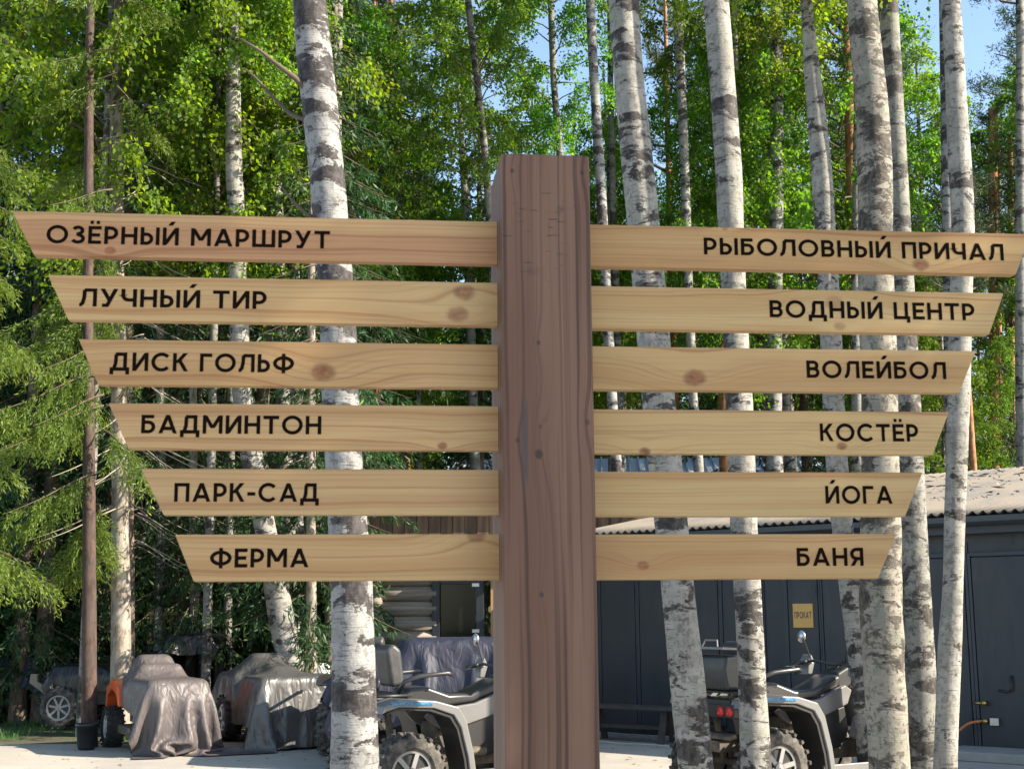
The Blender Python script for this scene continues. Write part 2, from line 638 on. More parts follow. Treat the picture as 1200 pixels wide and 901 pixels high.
# weather marks: short dark horizontal scuffs near the top, one grey vertical streak
sc = g.noise(g.mapping(oc, (16, 16, 120), (2.2, 0, 3)), 1.0, 3, .6)
zone = g.math('MULTIPLY', g.step(z, 2.42, 2.5), g.math('SUBTRACT', 1.0, g.step(z, 2.62, 2.68)))
c = g.mix(g.math('MULTIPLY', g.math('MULTIPLY', g.step(sc, .61, .68), zone), .7), c, (.022, .014, .012))
blot = g.noise(g.mapping(oc, (12, 12, 9), (1.3, 0, .4)), 1.0, 4, .6)
c = g.mix(g.math('MULTIPLY', g.math('MULTIPLY', g.step(blot, .58, .72), zone), .8), c, (.032, .022, .020))
sx = g.math('ABSOLUTE', g.math('ADD', x, .052))
sm = g.math('MULTIPLY', g.math('SUBTRACT', 1.0, g.step(sx, .004, .010)), g.math('MULTIPLY', g.step(z, 1.97, 2.03), g.math('SUBTRACT', 1.0, g.step(z, 2.15, 2.2))))
c = g.mix(g.math('MULTIPLY', sm, .65), c, (.05, .047, .05))
c = g.mix(kmask, c, (.045, .024, .02))
g.color(c)
g.bump(g.math('ADD', g.math('MULTIPLY', ring, .6), fine), .25, .003)

pb = MB().box((0, .1273, 1.368), (.2004, .2545, 2.737))
pb.build('post', M['post'], SIGN, bevel=.006, seg=2)

# --- lettering, drawn as strokes on a unit cap height
LW = .185
LA = LW / 2


def arc(cx, cy, rx, ry, a0, a1, n=18):
    return [(cx + rx * math.cos(math.radians(a0 + (a1 - a0) * i / n)), cy + ry * math.sin(math.radians(a0 + (a1 - a0) * i / n))) for i in range(n + 1)]


def bowl_r(x0, xr, y0, y1):
    ry = (y1 - y0) / 2
    rx = min(ry * 1.02, xr - x0)
    return [(x0, y1)] + arc(xr - rx, (y0 + y1) / 2, rx, ry, 90, -90, 14) + [(x0, y0)]


def bowl_l(x0, xl, y0, y1):
    return [(-p[0] + x0 + xl, p[1]) for p in bowl_r(xl, x0, y0, y1)]


def D(x0, y0, x1, y1):          # diagonal with level ends
    return ('d', x0, y0, x1, y1)


def stem(x, y0=0, y1=1):
    return [(x, y0), (x, y1)]


def bar(x0, x1, y):
    return [(x0, y), (x1, y)]


def softsign(x):
    return [stem(x + LA), bowl_r(x + LW * .9, x + .64 - LA, LA, .62 - .02)]


def i_glyph():
    return [stem(LA), stem(.80 - LA), D(LA + .02, .04, .80 - LA - .02, .96)]


GL = {
    'О': (1.06, [arc(.53, .5, .53 - LA, .52 - LA, 0, 360, 40)]),
    'З': (.68, [arc(.325, .735, .265 - LA + .045, .275 - LA, 158, -90, 16), arc(.325, .285, .355 - LA, .295 - LA, 90, -158, 18), bar(.25, .36, .53)]),
    'Ё': (.64, [stem(LA), bar(LW * .9, .64, LA), bar(LW * .9, .58, .5), bar(LW * .9, .64, 1 - LA), bar(.09, .25, 1.21), bar(.39, .55, 1.21)]),
    'Е': (.64, [stem(LA), bar(LW * .9, .64, LA), bar(LW * .9, .58, .5), bar(LW * .9, .64, 1 - LA)]),
    'Р': (.68, [stem(LA), bowl_r(LW * .9, .68 - LA, .36, 1 - LA)]),
    'Н': (.80, [stem(LA), stem(.80 - LA), bar(LW * .9, .8 - LW * .9, .5)]),
    'Ы': (.95, softsign(0) + [stem(.95 - LA)]),
    'Ь': (.64, softsign(0)),
    'Й': (.80, i_glyph() + [D(.37, 1.12, .52, 1.34)]),
    'И': (.80, i_glyph()),
    'М': (1.0, [stem(LA), stem(1.0 - LA), D(LA + .03, .97, .5, .30), D(1.0 - LA - .03, .97, .5, .30)]),
    'А': (.94, [D(LA + .01, 0, .47, 1.0), D(.94 - LA - .01, 0, .47, 1.0), bar(.22, .72, .27)]),
    'Ш': (1.16, [stem(LA), stem(.58), stem(1.16 - LA), bar(LA, 1.16 - LA, LA)]),
    'У': (.84, [D(.84 - LA - .01, 1.0, .30, -.02), D(LA + .01, 1.0, .46, .32), bar(.10, .31, LA - .02)]),
    'Т': (.80, [bar(0, .80, 1 - LA), stem(.40, 0, 1 - LW * .9)]),
    'Л': (.82, [stem(.82 - LA), bar(.23, .82 - LA, 1 - LA), [(.0, LA), (.07, LA), (.16, .2), (.225, .5), (.24, 1 - LA)]]),
    'Ч': (.74, [stem(.74 - LA), [(LA, 1), (LA, .66)] + arc(LA + .25, .66, .25, .27, 180, 270, 8) + [(.74 - LA, .39)]]),
    'Д': (.98, [bar(0, .98, LA), stem(LA, -.20, LA), stem(.98 - LA, -.20, LA), stem(.80 - LA * .4, LA, 1), bar(.28, .78, 1 - LA), [(.20, LA), (.29, .42), (.31, 1 - LA)]]),
    'С': (.94, [arc(.52, .5, .52 - LA, .52 - LA, 42, 318, 30)]),
    'К': (.76, [stem(LA), D(.20, .46, .76 - LA - .03, 1.0), D(.34, .60, .76 - LA, 0)]),
    'Г': (.62, [stem(LA), bar(LW * .9, .62, 1 - LA)]),
    'Ф': (1.08, [arc(.54, .5, .54 - LA, .40 - LA, 0, 360, 36), stem(.54, -.04, 1.04)]),
    'Б': (.70, [stem(LA), bar(LW * .9, .63, 1 - LA), bowl_r(LW * .9, .70 - LA, LA, .60)]),
    'П': (.78, [stem(LA), stem(.78 - LA), bar(LA, .78 - LA, 1 - LA)]),
    'В': (.70, [stem(LA), bowl_r(LW * .9, .66 - LA, .52, 1 - LA), bowl_r(LW * .9, .70 - LA, LA, .52)]),
    'Ц': (.88, [stem(LA), stem(.78 - LA), bar(LA, .88, LA), stem(.88 - LA, -.20, LA)]),
    'Я': (.72, [stem(.72 - LA), bowl_l(.72 - LW * .9, LA, .40, 1 - LA), D(.36, .42, LA + .02, 0)]),
    '-': (.42, [bar(0, .42, .42)]),
    ' ': (.30, []),
}


def ribbon(pts, w):
    """flat quads along a polyline with mitred joints"""
    closed = (abs(pts[0][0] - pts[-1][0]) < 1e-6 and abs(pts[0][1] - pts[-1][1]) < 1e-6)
    P = [Vector(p) for p in (pts[:-1] if closed else pts)]
    n = len(P)
    Lft, Rgt = [], []
    for i in range(n):
        a = P[i - 1] if (closed or i > 0) else None
        b = P[(i + 1) % n] if (closed or i < n - 1) else None
        d0 = (P[i] - a).normalized() if a is not None else None
        d1 = (b - P[i]).normalized() if b is not None else None
        d0 = d0 if d0 is not None else d1
        d1 = d1 if d1 is not None else d0
        n0, n1 = Vector((-d0.y, d0.x)), Vector((-d1.y, d1.x))
        mm = (n0 + n1).normalized()
        k = (w / 2) / max(.35, mm.dot(n0))
        Lft.append(P[i] + mm * k)
        Rgt.append(P[i] - mm * k)
    q = []
    for i in range(n if closed else n - 1):
        j = (i + 1) % n
        q.append((Rgt[i], Rgt[j], Lft[j], Lft[i]))
    return q


def word_quads(text, gap=.155):
    out, x = [], 0.0
    for ch in text:
        wd, strokes = GL[ch]
        for s in strokes:
            if s[0] == 'd':
                _, x0, y0, x1, y1 = s
                ang = math.atan2(abs(y1 - y0), abs(x1 - x0))
                hw = LA / math.sin(ang)
                q = [[Vector((x0 - hw, y0)), Vector((x0 + hw, y0)), Vector((x1 + hw, y1)), Vector((x1 - hw, y1))]]
                if y1 < y0:
                    q[0].reverse()
            else:
                q = ribbon(s, LW)
            out.append([[(p[0] + x, p[1]) for p in f] for f in q])
        x += wd + gap
    return out, x - gap


def lettering(text, x0, x1, zb, cap, y, parent, m, name='lettering'):
    if ' ' in text:                       # one mesh per word
        tot = word_quads(text)[1]
        a, b = text.split(' ')
        wa, wb = word_quads(a)[1], word_quads(b)[1]
        k = (x1 - x0) / tot
        lettering(a, x0, x0 + wa * k, zb, cap, y, parent, m, name)
        lettering(b, x1 - wb * k, x1, zb, cap, y, parent, m, name)
        return None
    strokes, wd = word_quads(text)
    vs, fs = [], []
    for k, st in enumerate(strokes):
        yy = y - .0008 - .00004 * (k % 12)
        for f in st:
            o = len(vs)
            vs += [(x0 + p[0] / wd * (x1 - x0), yy, zb + p[1] * cap) for p in f]
            fs.append(tuple(range(o, o + 4)))
    me = bpy.data.meshes.new(name)
    me.from_pydata(vs, [], fs)
    return link(name, me, m, parent)


PINK, YEL = (.50, .315, .165), (.55, .385, .195)
BOARDS = [  # side, centre z, tip top x, tip bottom x, words, text x0, x1, baseline, base, dark, pale, knots
    ('L', 2.5566, -1.177, -1.124, 'ОЗЁРНЫЙ МАРШРУТ', -1.100, -.479, 2.5353, (.50, .30, .175), (.33, .165, .085), (.56, .385, .215), [(-.962, -.036, .018, .9)]),
    ('L', 2.4130, -1.093, -1.045, 'ЛУЧНЫЙ ТИР', -1.023, -.617, 2.3935, (.56, .40, .215), (.43, .245, .115), (.58, .43, .24), [(-.175, .026, .036, .75), (-.19, -.025, .036, .7)]),
    ('L', 2.2697, -1.021, -.975, 'ДИСК ГОЛЬФ', -.952, -.554, 2.2508, (.50, .335, .17), (.38, .21, .10), (.56, .40, .22), [(-.490, -.017, .040, .85)]),
    ('L', 2.1290, -.952, -.905, 'БАДМИНТОН', -.880, -.492, 2.1135, (.47, .30, .155), (.37, .205, .10), (.55, .39, .215), [(-.225, -.040, .016, .9)]),
    ('L', 1.9862, -.878, -.826, 'ПАРК-САД', -.805, -.495, 1.9650, (.50, .335, .19), (.42, .255, .13), (.54, .40, .23), []),
    ('L', 1.8440, -.801, -.758, 'ФЕРМА', -.725, -.515, 1.8236, (.49, .325, .165), (.39, .23, .11), (.53, .37, .20), [(-.15, .046, .030, .65)]),
    ('R', 2.5555, 1.184, 1.139, 'РЫБОЛОВНЫЙ ПРИЧАЛ', .383, 1.112, 2.5394, (.50, .325, .155), (.35, .19, .085), (.56, .40, .205), [(.905, -.030, .030, .85), (.435, .047, .010, .6)]),
    ('R', 2.4094, 1.106, 1.063, 'ВОДНЫЙ ЦЕНТР', .534, 1.030, 2.3928, (.55, .39, .195), (.40, .24, .105), (.58, .43, .235), [(.69, .02, .034, .45), (.70, -.036, .020, .5)]),
    ('R', 2.2689, 1.028, .980, 'ВОЛЕЙБОЛ', .616, .951, 2.2515, (.51, .345, .17), (.36, .20, .09), (.55, .39, .205), [(.352, -.020, .038, .95)]),
    ('R', 2.1240, .953, .907, 'КОСТЁР', .641, .875, 2.1046, (.49, .32, .15), (.36, .20, .09), (.57, .42, .225), [(.692, -.031, .018, .9), (.232, -.046, .02, .9)]),
    ('R', 1.9827, .881, .833, 'ЙОГА', .647, .805, 1.9616, (.50, .335, .165), (.41, .25, .12), (.55, .41, .22), []),
    ('R', 1.8426, .811, .761, 'БАНЯ', .574, .729, 1.8214, (.48, .31, .155), (.39, .235, .115), (.53, .375, .20), [(.222, -.018, .020, .8)]),
]
for i, (sd, zc, tt, tb, words, x0, x1, zb, ba, da, pa, kn) in enumerate(BOARDS):
    xin = -.098 if sd == 'L' else .098
    poly = [(tt, .0505), (xin, .0505), (xin, -.0505), (tb, -.0505)]
    mb = MB().prism(poly, 0, .026)
    bo = mb.build('direction_board', board_material('pine_board', tuple(q * w for q, w in zip(ba, (.89, .765, .59))), tuple(q * w for q, w in zip(da, (.80, .62, .43))), tuple(q * w for q, w in zip(pa, (.94, .84, .66))), kn, 1.7 + i * 2.37, 120 + 17 * (i % 4)), SIGN, bevel=.0022)
    bo.location = (0, .1021, zc)
    bo["label"] = 'pale pine board reading ' + words
    lettering(words, x0, x1, zb - zc, .0405, 0.0, bo, M['letter'])

# ------------------------------------------------------------------ foliage builders (numpy)
def unit(v):
    return v / np.maximum(1e-9, np.linalg.norm(v, axis=1, keepdims=True))


def leaf_quads(c, d, nrm, L, Wd):
    """rhombic leaves: c base point, d direction, nrm face normal, L length, Wd width (arrays)"""
    d = unit(d)
    s = unit(np.cross(d, nrm))
    L = L[:, None]
    Wd = Wd[:, None]
    V = np.stack([c, c + d * L * .45 + s * Wd * .5, c + d * L, c + d * L * .45 - s * Wd * .5], 1).reshape(-1, 3)
    F = np.arange(len(V)).reshape(-1, 4)
    return V, F


def tubes_np(lines, sides=5):
    """lines: list of (pts (n,3), radii (n,)) -> verts, quads"""
    Vs, Fs, off = [], [], 0
    th = np.arange(sides) * 2 * PI / sides
    for P, R in lines:
        P = np.asarray(P, float)
        R = np.asarray(R, float)
        T = unit(np.gradient(P, axis=0))
        ref = np.array([0, 0, 1.0]) if abs(T[0, 2]) < .8 else np.array([1.0, 0, 0])
        A = unit(np.cross(T, ref))
        B = np.cross(T, A)
        ring = P[:, None, :] + R[:, None, None] * (A[:, None, :] * np.cos(th)[None, :, None] + B[:, None, :] * np.sin(th)[None, :, None])
        n = len(P)
        Vs.append(ring.reshape(-1, 3))
        i, k = np.meshgrid(np.arange(n - 1), np.arange(sides), indexing='ij')
        k2 = (k + 1) % sides
        Fs.append(np.stack([i * sides + k, i * sides + k2, (i + 1) * sides + k2, (i + 1) * sides + k], -1).reshape(-1, 4) + off)
        off += n * sides
    return np.concatenate(Vs), np.concatenate(Fs)


def birch_crown(seed, z0, z1, R, limbs, per, leaf=.075, hang=.8, low_thin=.5, lean=(0, 0)):
    """returns (leaf V, F, tint) and limb lines; drooping sprays of small leaves"""
    r = np.random.default_rng(seed)
    cs, ds, ls, tints, lines = [], [], [], [], []
    for i in range(limbs):
        u = (i + r.random()) / limbs
        h = z0 + (z1 - z0) * u * .92
        prof = math.sin(PI * min(1, .18 + .80 * u)) ** .8
        az = i * 2.399 + r.normal(0, .4)
        Lb = R * prof * r.uniform(.65, 1.15)
        rise = Lb * r.uniform(.35, .95)
        t = np.linspace(0, 1, 7)
        P = np.stack([np.cos(az) * Lb * t + lean[0] * u, np.sin(az) * Lb * t + lean[1] * u, h + rise * t - .55 * rise * t ** 2.2], 1)
        P[1:] += r.normal(0, .05 * Lb, (6, 3)) * t[1:, None]
        lines.append((P, .005 + .018 * (1 - t) * Lb / max(R, .1)))
        n_tw = max(3, int(per * (.4 + Lb / R)))
        for k in range(n_tw):
            tt = r.uniform(.22, 1.0) ** .8
            b = np.array([np.interp(tt, t, P[:, q]) for q in range(3)])
            a2 = az + r.normal(0, .9)
            out = r.uniform(.1, .5)
            ln = r.uniform(.35, 1.0) * hang
            m_ = int(r.uniform(9, 17))
            s = np.linspace(.05, 1, m_)
            tw = b + np.stack([np.cos(a2) * out * s, np.sin(a2) * out * s, .12 * s - ln * s ** 1.6], 1)
            if k % 3 == 0:
                lines.append((tw[[0, m_ // 2, m_ - 1]], np.array([.006, .004, .002])))
            dup = 2
            c = np.repeat(tw, dup, 0) + r.normal(0, .06, (m_ * dup, 3))
            d = r.normal(0, .6, (m_ * dup, 3)) + np.array([np.cos(a2) * .4, np.sin(a2) * .4, -.7])
            cs.append(c)
            ds.append(d)
            ls.append(r.uniform(.7, 1.25, m_ * dup) * leaf)
            tints.append(np.clip(r.normal(.45, .12) + r.normal(0, .2, m_ * dup), 0, 1))
    c, d, l, t_ = np.concatenate(cs), np.concatenate(ds), np.concatenate(ls), np.concatenate(tints)
    nr = r.normal(0, .7, c.shape) + np.array([.2, 0, .6])
    V, F = leaf_quads(c, d, nr, l, l * .72)
    return V, F, t_, lines


def spruce_crown(seed, z0, z1, top, R, step=.34, dens=1.0, q=.13, sparse_low=0.0, az_keep=None, droop=.5, hang=1.0):
    """whorled, drooping spruce branches with hanging sprays of needles"""
    r = np.random.default_rng(seed)
    cs, ds, ls, ts, lines = [], [], [], [], []
    z = z0
    while z < z1:
        rel = max(0.02, 1 - z / top)
        for k in range(int(r.integers(4, 7))):
            az = r.uniform(0, 2 * PI)
            if az_keep is not None and not az_keep(az, z, r):
                continue
            Lb = R * (rel ** .75) * r.uniform(.7, 1.1)
            zz = z + r.uniform(-.12, .12)
            t = np.linspace(0, 1, 8)
            dz = -droop * Lb * t ** 1.25 + .28 * Lb * np.clip(t - .55, 0, 1) ** 1.5
            P = np.stack([np.cos(az) * Lb * t, np.sin(az) * Lb * t, zz + dz], 1)
            lines.append((P, .003 + .013 * (1 - t)))
            if r.random() < sparse_low * max(0, 1 - (z - z0) / 3):
                continue
            nb = int(max(5, Lb * 17 * dens))
            tt = r.uniform(.12, 1, nb)
            B = np.stack([np.interp(tt, t, P[:, q_]) for q_ in range(3)], 1)
            side = r.choice([-1, 1], nb)
            sd = np.stack([-np.sin(az) * side, np.cos(az) * side, np.zeros(nb)], 1)
            fw = np.array([np.cos(az), np.sin(az), 0])
            hl = hang * r.uniform(.18, .70, nb) * (.45 + .55 * rel) * (1.15 - .5 * tt)
            dirv = unit(sd * r.uniform(.2, .7, nb)[:, None] + fw * .45 + np.array([0, 0, -1]) * (hang * r.uniform(.35, 1.2, nb))[:, None])
            mq = np.maximum(3, (hl / .036 * dens).astype(int))
            idx = np.repeat(np.arange(nb), mq)
            s = r.random(len(idx))
            c = B[idx] + dirv[idx] * (hl[idx] * s)[:, None] + r.normal(0, .018, (len(idx), 3))
            d = dirv[idx] + r.normal(0, .5, (len(idx), 3))
            cs.append(c)
            ds.append(d)
            ls.append(r.uniform(.7, 1.2, len(idx)) * q)
            ts.append(np.clip(.25 + .45 * s * tt[idx] + r.normal(0, .16, len(idx)), 0, 1))
        z += step * r.uniform(.8, 1.2)
    c, d, l, t_ = np.concatenate(cs), np.concatenate(ds), np.concatenate(ls), np.concatenate(ts)
    nr = r.normal(0, 1, c.shape)
    V, F = leaf_quads(c, d, nr, l, l * .22)
    return V, F, t_, lines


def pine_crown(seed, z0, z1, R, limbs):
    r = np.random.default_rng(seed)
    cs, ds, ls, ts, lines = [], [], [], [], []
    for i in range(limbs):
        u = (i + r.random()) / limbs
        h = z0 + (z1 - z0) * u
        az = i * 2.399 + r.normal(0, .5)
        Lb = R * (1.05 - .75 * u) * r.uniform(.6, 1.1)
        t = np.linspace(0, 1, 6)
        P = np.stack([np.cos(az) * Lb * t, np.sin(az) * Lb * t, h + .25 * Lb * t + .25 * Lb * t ** 2], 1)
        P[1:] += r.normal(0, .07, (5, 3))
        lines.append((P, .012 + .04 * (1 - t)))
        for k in range(int(5 + Lb * 5)):
            tt = r.uniform(.35, 1)
            b = np.array([np.interp(tt, t, P[:, q]) for q in range(3)]) + r.normal(0, .16, 3)
            m_ = 34
            d = r.normal(0, 1, (m_, 3)) + np.array([0, 0, .6])
            cs.append(b + r.normal(0, .08, (m_, 3)))
            ds.append(d)
            ls.append(r.uniform(.10, .2, m_))
            ts.append(np.clip(r.normal(.5, .15) + r.normal(0, .15, m_), 0, 1))
    c, d, l, t_ = np.concatenate(cs), np.concatenate(ds), np.concatenate(ls), np.concatenate(ts)
    V, F = leaf_quads(c, d, r.normal(0, 1, c.shape), l, l * .16)
    return V, F, t_, lines


def crown_mesh(name, data, leafm, twigm, with_lines=True):
    V, F, t_, lines = data
    mi = np.zeros(len(F), int)
    if with_lines and lines:
        V2, F2 = tubes_np(lines, 4)
        F = np.concatenate([F, F2 + len(V)])
        mi = np.concatenate([mi, np.ones(len(F2), int)])
        t_ = np.concatenate([t_, np.zeros(len(F2))])
        V = np.concatenate([V, V2])
    me = mesh_np(name, V, F, mi, t_)
    me.materials.append(leafm)
    me.materials.append(twigm)
    return me


def trunk_mesh(name, pts, seed, sides=14, knob=.05, dz=.16):
    """pts: list of (x,y,z,r) from the foot up (local); a tapered, slightly uneven tube"""
    r = np.random.default_rng(seed)
    P = np.array(pts, float)
    zz = np.arange(P[0, 2], P[-1, 2], dz)
    X = np.stack([np.interp(zz, P[:, 2], P[:, q]) for q in (0, 1, 3)], 1)
    ker = np.array([1, 2, 3, 2, 1.]) / 9
    for q in range(3):
        X[:, q] = np.convolve(np.pad(X[:, q], 2, mode='edge'), ker, 'valid')
    n = len(zz)
    th = np.arange(sides) * 2 * PI / sides
    bump = np.zeros((n, sides))
    for k in range(1, 4):
        ph = np.cumsum(r.normal(0, .18, n))
        amp = np.convolve(r.normal(0, 1, n + 6), np.ones(7) / 7, 'valid')[:n]
        bump += amp[:, None] * np.cos(k * th[None, :] + ph[:, None])
    rad = X[:, 2][:, None] * (1 + knob * bump)
    V = np.stack([X[:, 0][:, None] + rad * np.cos(th), X[:, 1][:, None] + rad * np.sin(th), np.repeat(zz[:, None], sides, 1)], -1).reshape(-1, 3)
    i, k = np.meshgrid(np.arange(n - 1), np.arange(sides), indexing='ij')
    k2 = (k + 1) % sides
    F = np.stack([i * sides + k, i * sides + k2, (i + 1) * sides + k2, (i + 1) * sides + k], -1).reshape(-1, 4)
    return mesh_np(name, V, F)


def make_tree(name, loc, trunk_me, trunk_m, crown_me=None, crown_z=0.0, crown_s=1.0, crown_rz=0.0, crown_xy=(0, 0), rz=0.0):
    root = empty(name, loc, rz)
    if len(trunk_me.materials) == 0:
        trunk_me.materials.append(trunk_m)
        trunk_me.polygons.foreach_set("use_smooth", np.ones(len(trunk_me.polygons), dtype=bool))
    t = bpy.data.objects.new('trunk', trunk_me)
    COL.objects.link(t)
    t.parent = root
    if crown_me is not None:
        c = bpy.data.objects.new('crown', crown_me)
        COL.objects.link(c)
        c.parent = root
        c.location = (crown_xy[0], crown_xy[1], crown_z)
        c.scale = (crown_s,) * 3
        c.rotation_euler = (0, 0, crown_rz)
    return root


# shared crowns
BC = [crown_mesh('birch_crown', birch_crown(11 + k, 0, 8.5, 2.1, 46, 13, .085), M['birch_leaf'], M['twig']) for k in range(3)]
BCF = [crown_mesh('birch_crown', birch_crown(31 + k, 0, 8.5, 2.1, 60, 18, .08), M['birch_leaf_fresh'], M['twig']) for k in range(2)]
SCR = [crown_mesh('spruce_crown', spruce_crown(51 + k, 1.4, 17.2, 17.5, 2.2, .42, .72, .17), M['spruce_needle'], M['twig']) for k in range(3)]
PCR = [crown_mesh('pine_crown', pine_crown(71 + k, 0, 7.0, 2.3, 26), M['pine_needle'], M['twig']) for k in range(2)]


def straight_trunk(name, h, r0, seed, bend=.25, sides=10):
    r = np.random.default_rng(seed)
    a, b = r.normal(0, bend), r.normal(0, bend)
    pts = [(0, 0, 0, r0 * 1.25), (0, 0, .4, r0)]
    for u in (.25, .5, .75, 1.0):
        pts.append((a * u * u, b * u * u, h * u, r0 * (1 - .85 * u) + .012))
    return trunk_mesh(name, pts, seed, sides, .04, .3), (a, b)


# ------------------------------------------------------------------ the birches one can tell apart
def traced_tree(name, label, pts, Y, bark, crown=None, cz=8.0, cs=1.0, top=16.0, dyl=0.0, group=None, cat='birch tree', seed=0, foot=None, knob=.05):
    """pts: (y_px, x_left, x_right) down the trunk in the photograph, at distance Y"""
    W3 = []
    for (py, xl, xr) in pts:
        a = at((xl + xr) / 2, py, Y)
        w = (at(xr, py, Y) - at(xl, py, Y)).length / 2
        W3.append((a.x, a.y, a.z, w))
    W3.sort(key=lambda q: q[2])
    lo, lo2 = W3[0], W3[min(2, len(W3) - 1)]
    s = (lo2[0] - lo[0]) / max(.3, lo2[2] - lo[2])
    bx = lo[0] - s * lo[2] * .6 if foot is None else foot
    base = (bx, Y, 0)
    rows = [(bx, Y, -.05, lo[3] * 1.35), (bx + (lo[0] - bx) * .35, Y, .35 * max(.5, lo[2]), lo[3] * 1.08)] if lo[2] > .3 else [(bx, Y, -.05, lo[3] * 1.2)]
    rows = [q for q in rows if q[2] < lo[2] - .05] + W3
    hi, hi2 = W3[-1], W3[max(0, len(W3) - 4)]
    sx = (hi[0] - hi2[0]) / max(.3, hi[2] - hi2[2])
    for u in (.35, .7, 1.0):
        zz = hi[2] + (top - hi[2]) * u
        rows.append((hi[0] + sx * (zz - hi[2]) * (1 - .5 * u), Y, zz, hi[3] * (1 - .82 * u) + .01))
    loc_rows = [(x - base[0], y - base[1], z, r) for (x, y, z, r) in rows]
    me = trunk_mesh('trunk', loc_rows, 100 + seed, 16, knob, .14)
    cx = float(np.interp(cz + 1.5, [q[2] for q in loc_rows], [q[0] for q in loc_rows]))
    t = make_tree(name, base, me, bark, crown, cz, cs, seed * 1.3, (cx, 0))
    tag(t, label, cat, group)
    return t


B1 = traced_tree('birch_tree', 'thick white birch with black scars rising just left of the brown post', [
    (-20, 342, 379), (60, 347, 388), (100, 351, 394), (200, 362, 404), (320, 372, 413), (400, 377, 419), (480, 379, 422), (540, 381, 425), (620, 385, 431),
    (700, 388, 439), (800, 389, 442), (900, 387, 445), (960, 385, 449)], 9.6, M['birch_scar'], BC[0], 11.5, .8, 19, seed=1)
traced_tree('birch_tree', 'white birch with black scars just right of the post, leaning right towards its foot', [
    (-20, 712, 747), (60, 717, 752), (100, 720, 755), (200, 729, 767), (320, 740, 779), (395, 746, 785), (470, 752, 791), (540, 759, 799), (620, 768, 806),
    (700, 776, 815), (800, 785, 827), (900, 796, 836)], 11.0, M['birch'], BC[1], 11.8, .8, 19, seed=2)
traced_tree('birch_tree', 'evenly white birch in front of the rear of the uncovered quad', [
    (-20, 822, 852), (100, 832, 862), (200, 838, 870), (330, 845, 874), (400, 847, 877), (470, 850, 882), (540, 853, 885), (620, 855, 888), (700, 860, 893),
    (800, 865, 898), (900, 868, 904)], 11.4, M['birch'], BC[2], 12, .8, 19, seed=3)
traced_tree('birch_tree', 'slender birch slanting behind the rough grey-barked birch', [
    (20, 940, 953), (80, 942, 961), (200, 951, 976), (330, 958, 983), (400, 962, 987), (470, 964, 989), (540, 967, 993), (620, 975, 1000), (700, 985, 1009), (800, 998, 1024)],
    13.2, M['birch'], BCF[0], 7.6, .8, 15, seed=4)
traced_tree('birch_tree', 'stout rough birch with torn shaggy bark and a lichen grey trunk', [
    (-20, 990, 1025), (60, 997, 1034), (130, 1003, 1041), (200, 1005, 1045), (330, 1007, 1047), (400, 1008, 1049), (540, 1010, 1053), (620, 1009, 1055), (700, 1008, 1057),
    (800, 1015, 1060), (900, 1021, 1067)], 10.5, M['birch_rough'], BC[0], 11.5, .8, 18, seed=5, knob=.085)
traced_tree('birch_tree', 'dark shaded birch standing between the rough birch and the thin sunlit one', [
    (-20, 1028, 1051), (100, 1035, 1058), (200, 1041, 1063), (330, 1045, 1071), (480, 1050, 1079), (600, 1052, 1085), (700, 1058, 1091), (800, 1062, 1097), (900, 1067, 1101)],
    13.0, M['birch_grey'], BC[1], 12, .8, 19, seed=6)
traced_tree('birch_tree', 'slim sunlit birch in front of the right shed door', [
    (-20, 1102, 1124), (100, 1108, 1131), (200, 1112, 1139), (280, 1116, 1142), (330, 1113, 1139), (400, 1112, 1138), (480, 1110, 1136), (540, 1109, 1133), (620, 1106, 1130),
    (700, 1105, 1128), (750, 1099, 1127), (800, 1098, 1125), (900, 1094, 1121)], 12.0, M['birch'], BC[2], 11.6, .8, 18, seed=7)
traced_tree('birch_tree', 'thin dark-marked birch close behind the slim sunlit birch', [
    (-20, 1100, 1110), (100, 1102, 1115), (250, 1104, 1118), (480, 1107, 1121)], 21.6, M['birch_scar'], BCF[1], 12.5, .8, 20, seed=8)
traced_tree('birch_tree', 'birch at the right end of the boards rising behind the shed roof', [
    (60, 1191, 1202), (200, 1190, 1203), (400, 1190, 1204), (540, 1191, 1206)], 26.5, M['birch'], None, 16, .8, 22, seed=9)
traced_tree('birch_tree', 'thin speckled birch right beside the post top, behind the thick white one', [
    (-20, 685, 696), (100, 691, 702), (200, 697, 709), (330, 704, 716), (470, 711, 723), (540, 716, 729)], 24.2, M['birch_scar'], BC[1], 13, .9, 21, seed=10)
traced_tree('birch_tree', 'pale thin trunk close to the speckled birch beside the post top', [
    (60, 712, 718), (270, 715, 723), (470, 722, 731)], 29.0, M['birch_grey'], None, 12, .8, 17, seed=11)
traced_tree('birch_tree', 'thin white birch between the two big birches right of the post', [
    (-20, 786, 798), (100, 793, 804), (200, 797, 808), (330, 801, 812), (470, 807, 818), (550, 813, 825)], 27.0, M['birch'], BC[2], 13, .9, 21, seed=12)
traced_tree('birch_tree', 'spotted thin birch over the middle of the right boards', [
    (60, 903, 917), (130, 903, 918), (250, 902, 918), (330, 900, 917), (480, 897, 916), (560, 898, 918)], 27.5, M['birch_scar'], BCF[0], 12.4, .9, 20, seed=13)
traced_tree('birch_tree', 'sunlit birch on the left whose foot curves to the right behind the silver-black cover', [
    (30, 266, 280), (100, 265, 282), (200, 264, 284), (250, 267, 287), (320, 268, 289), (400, 269, 292), (460, 272, 295), (540, 282, 309), (600, 294, 319), (680, 308, 337),
    (740, 317, 349), (800, 331, 361)], 20.2, M['birch'], BCF[0], 9.6, .9, 18, seed=14, foot=-3.15)
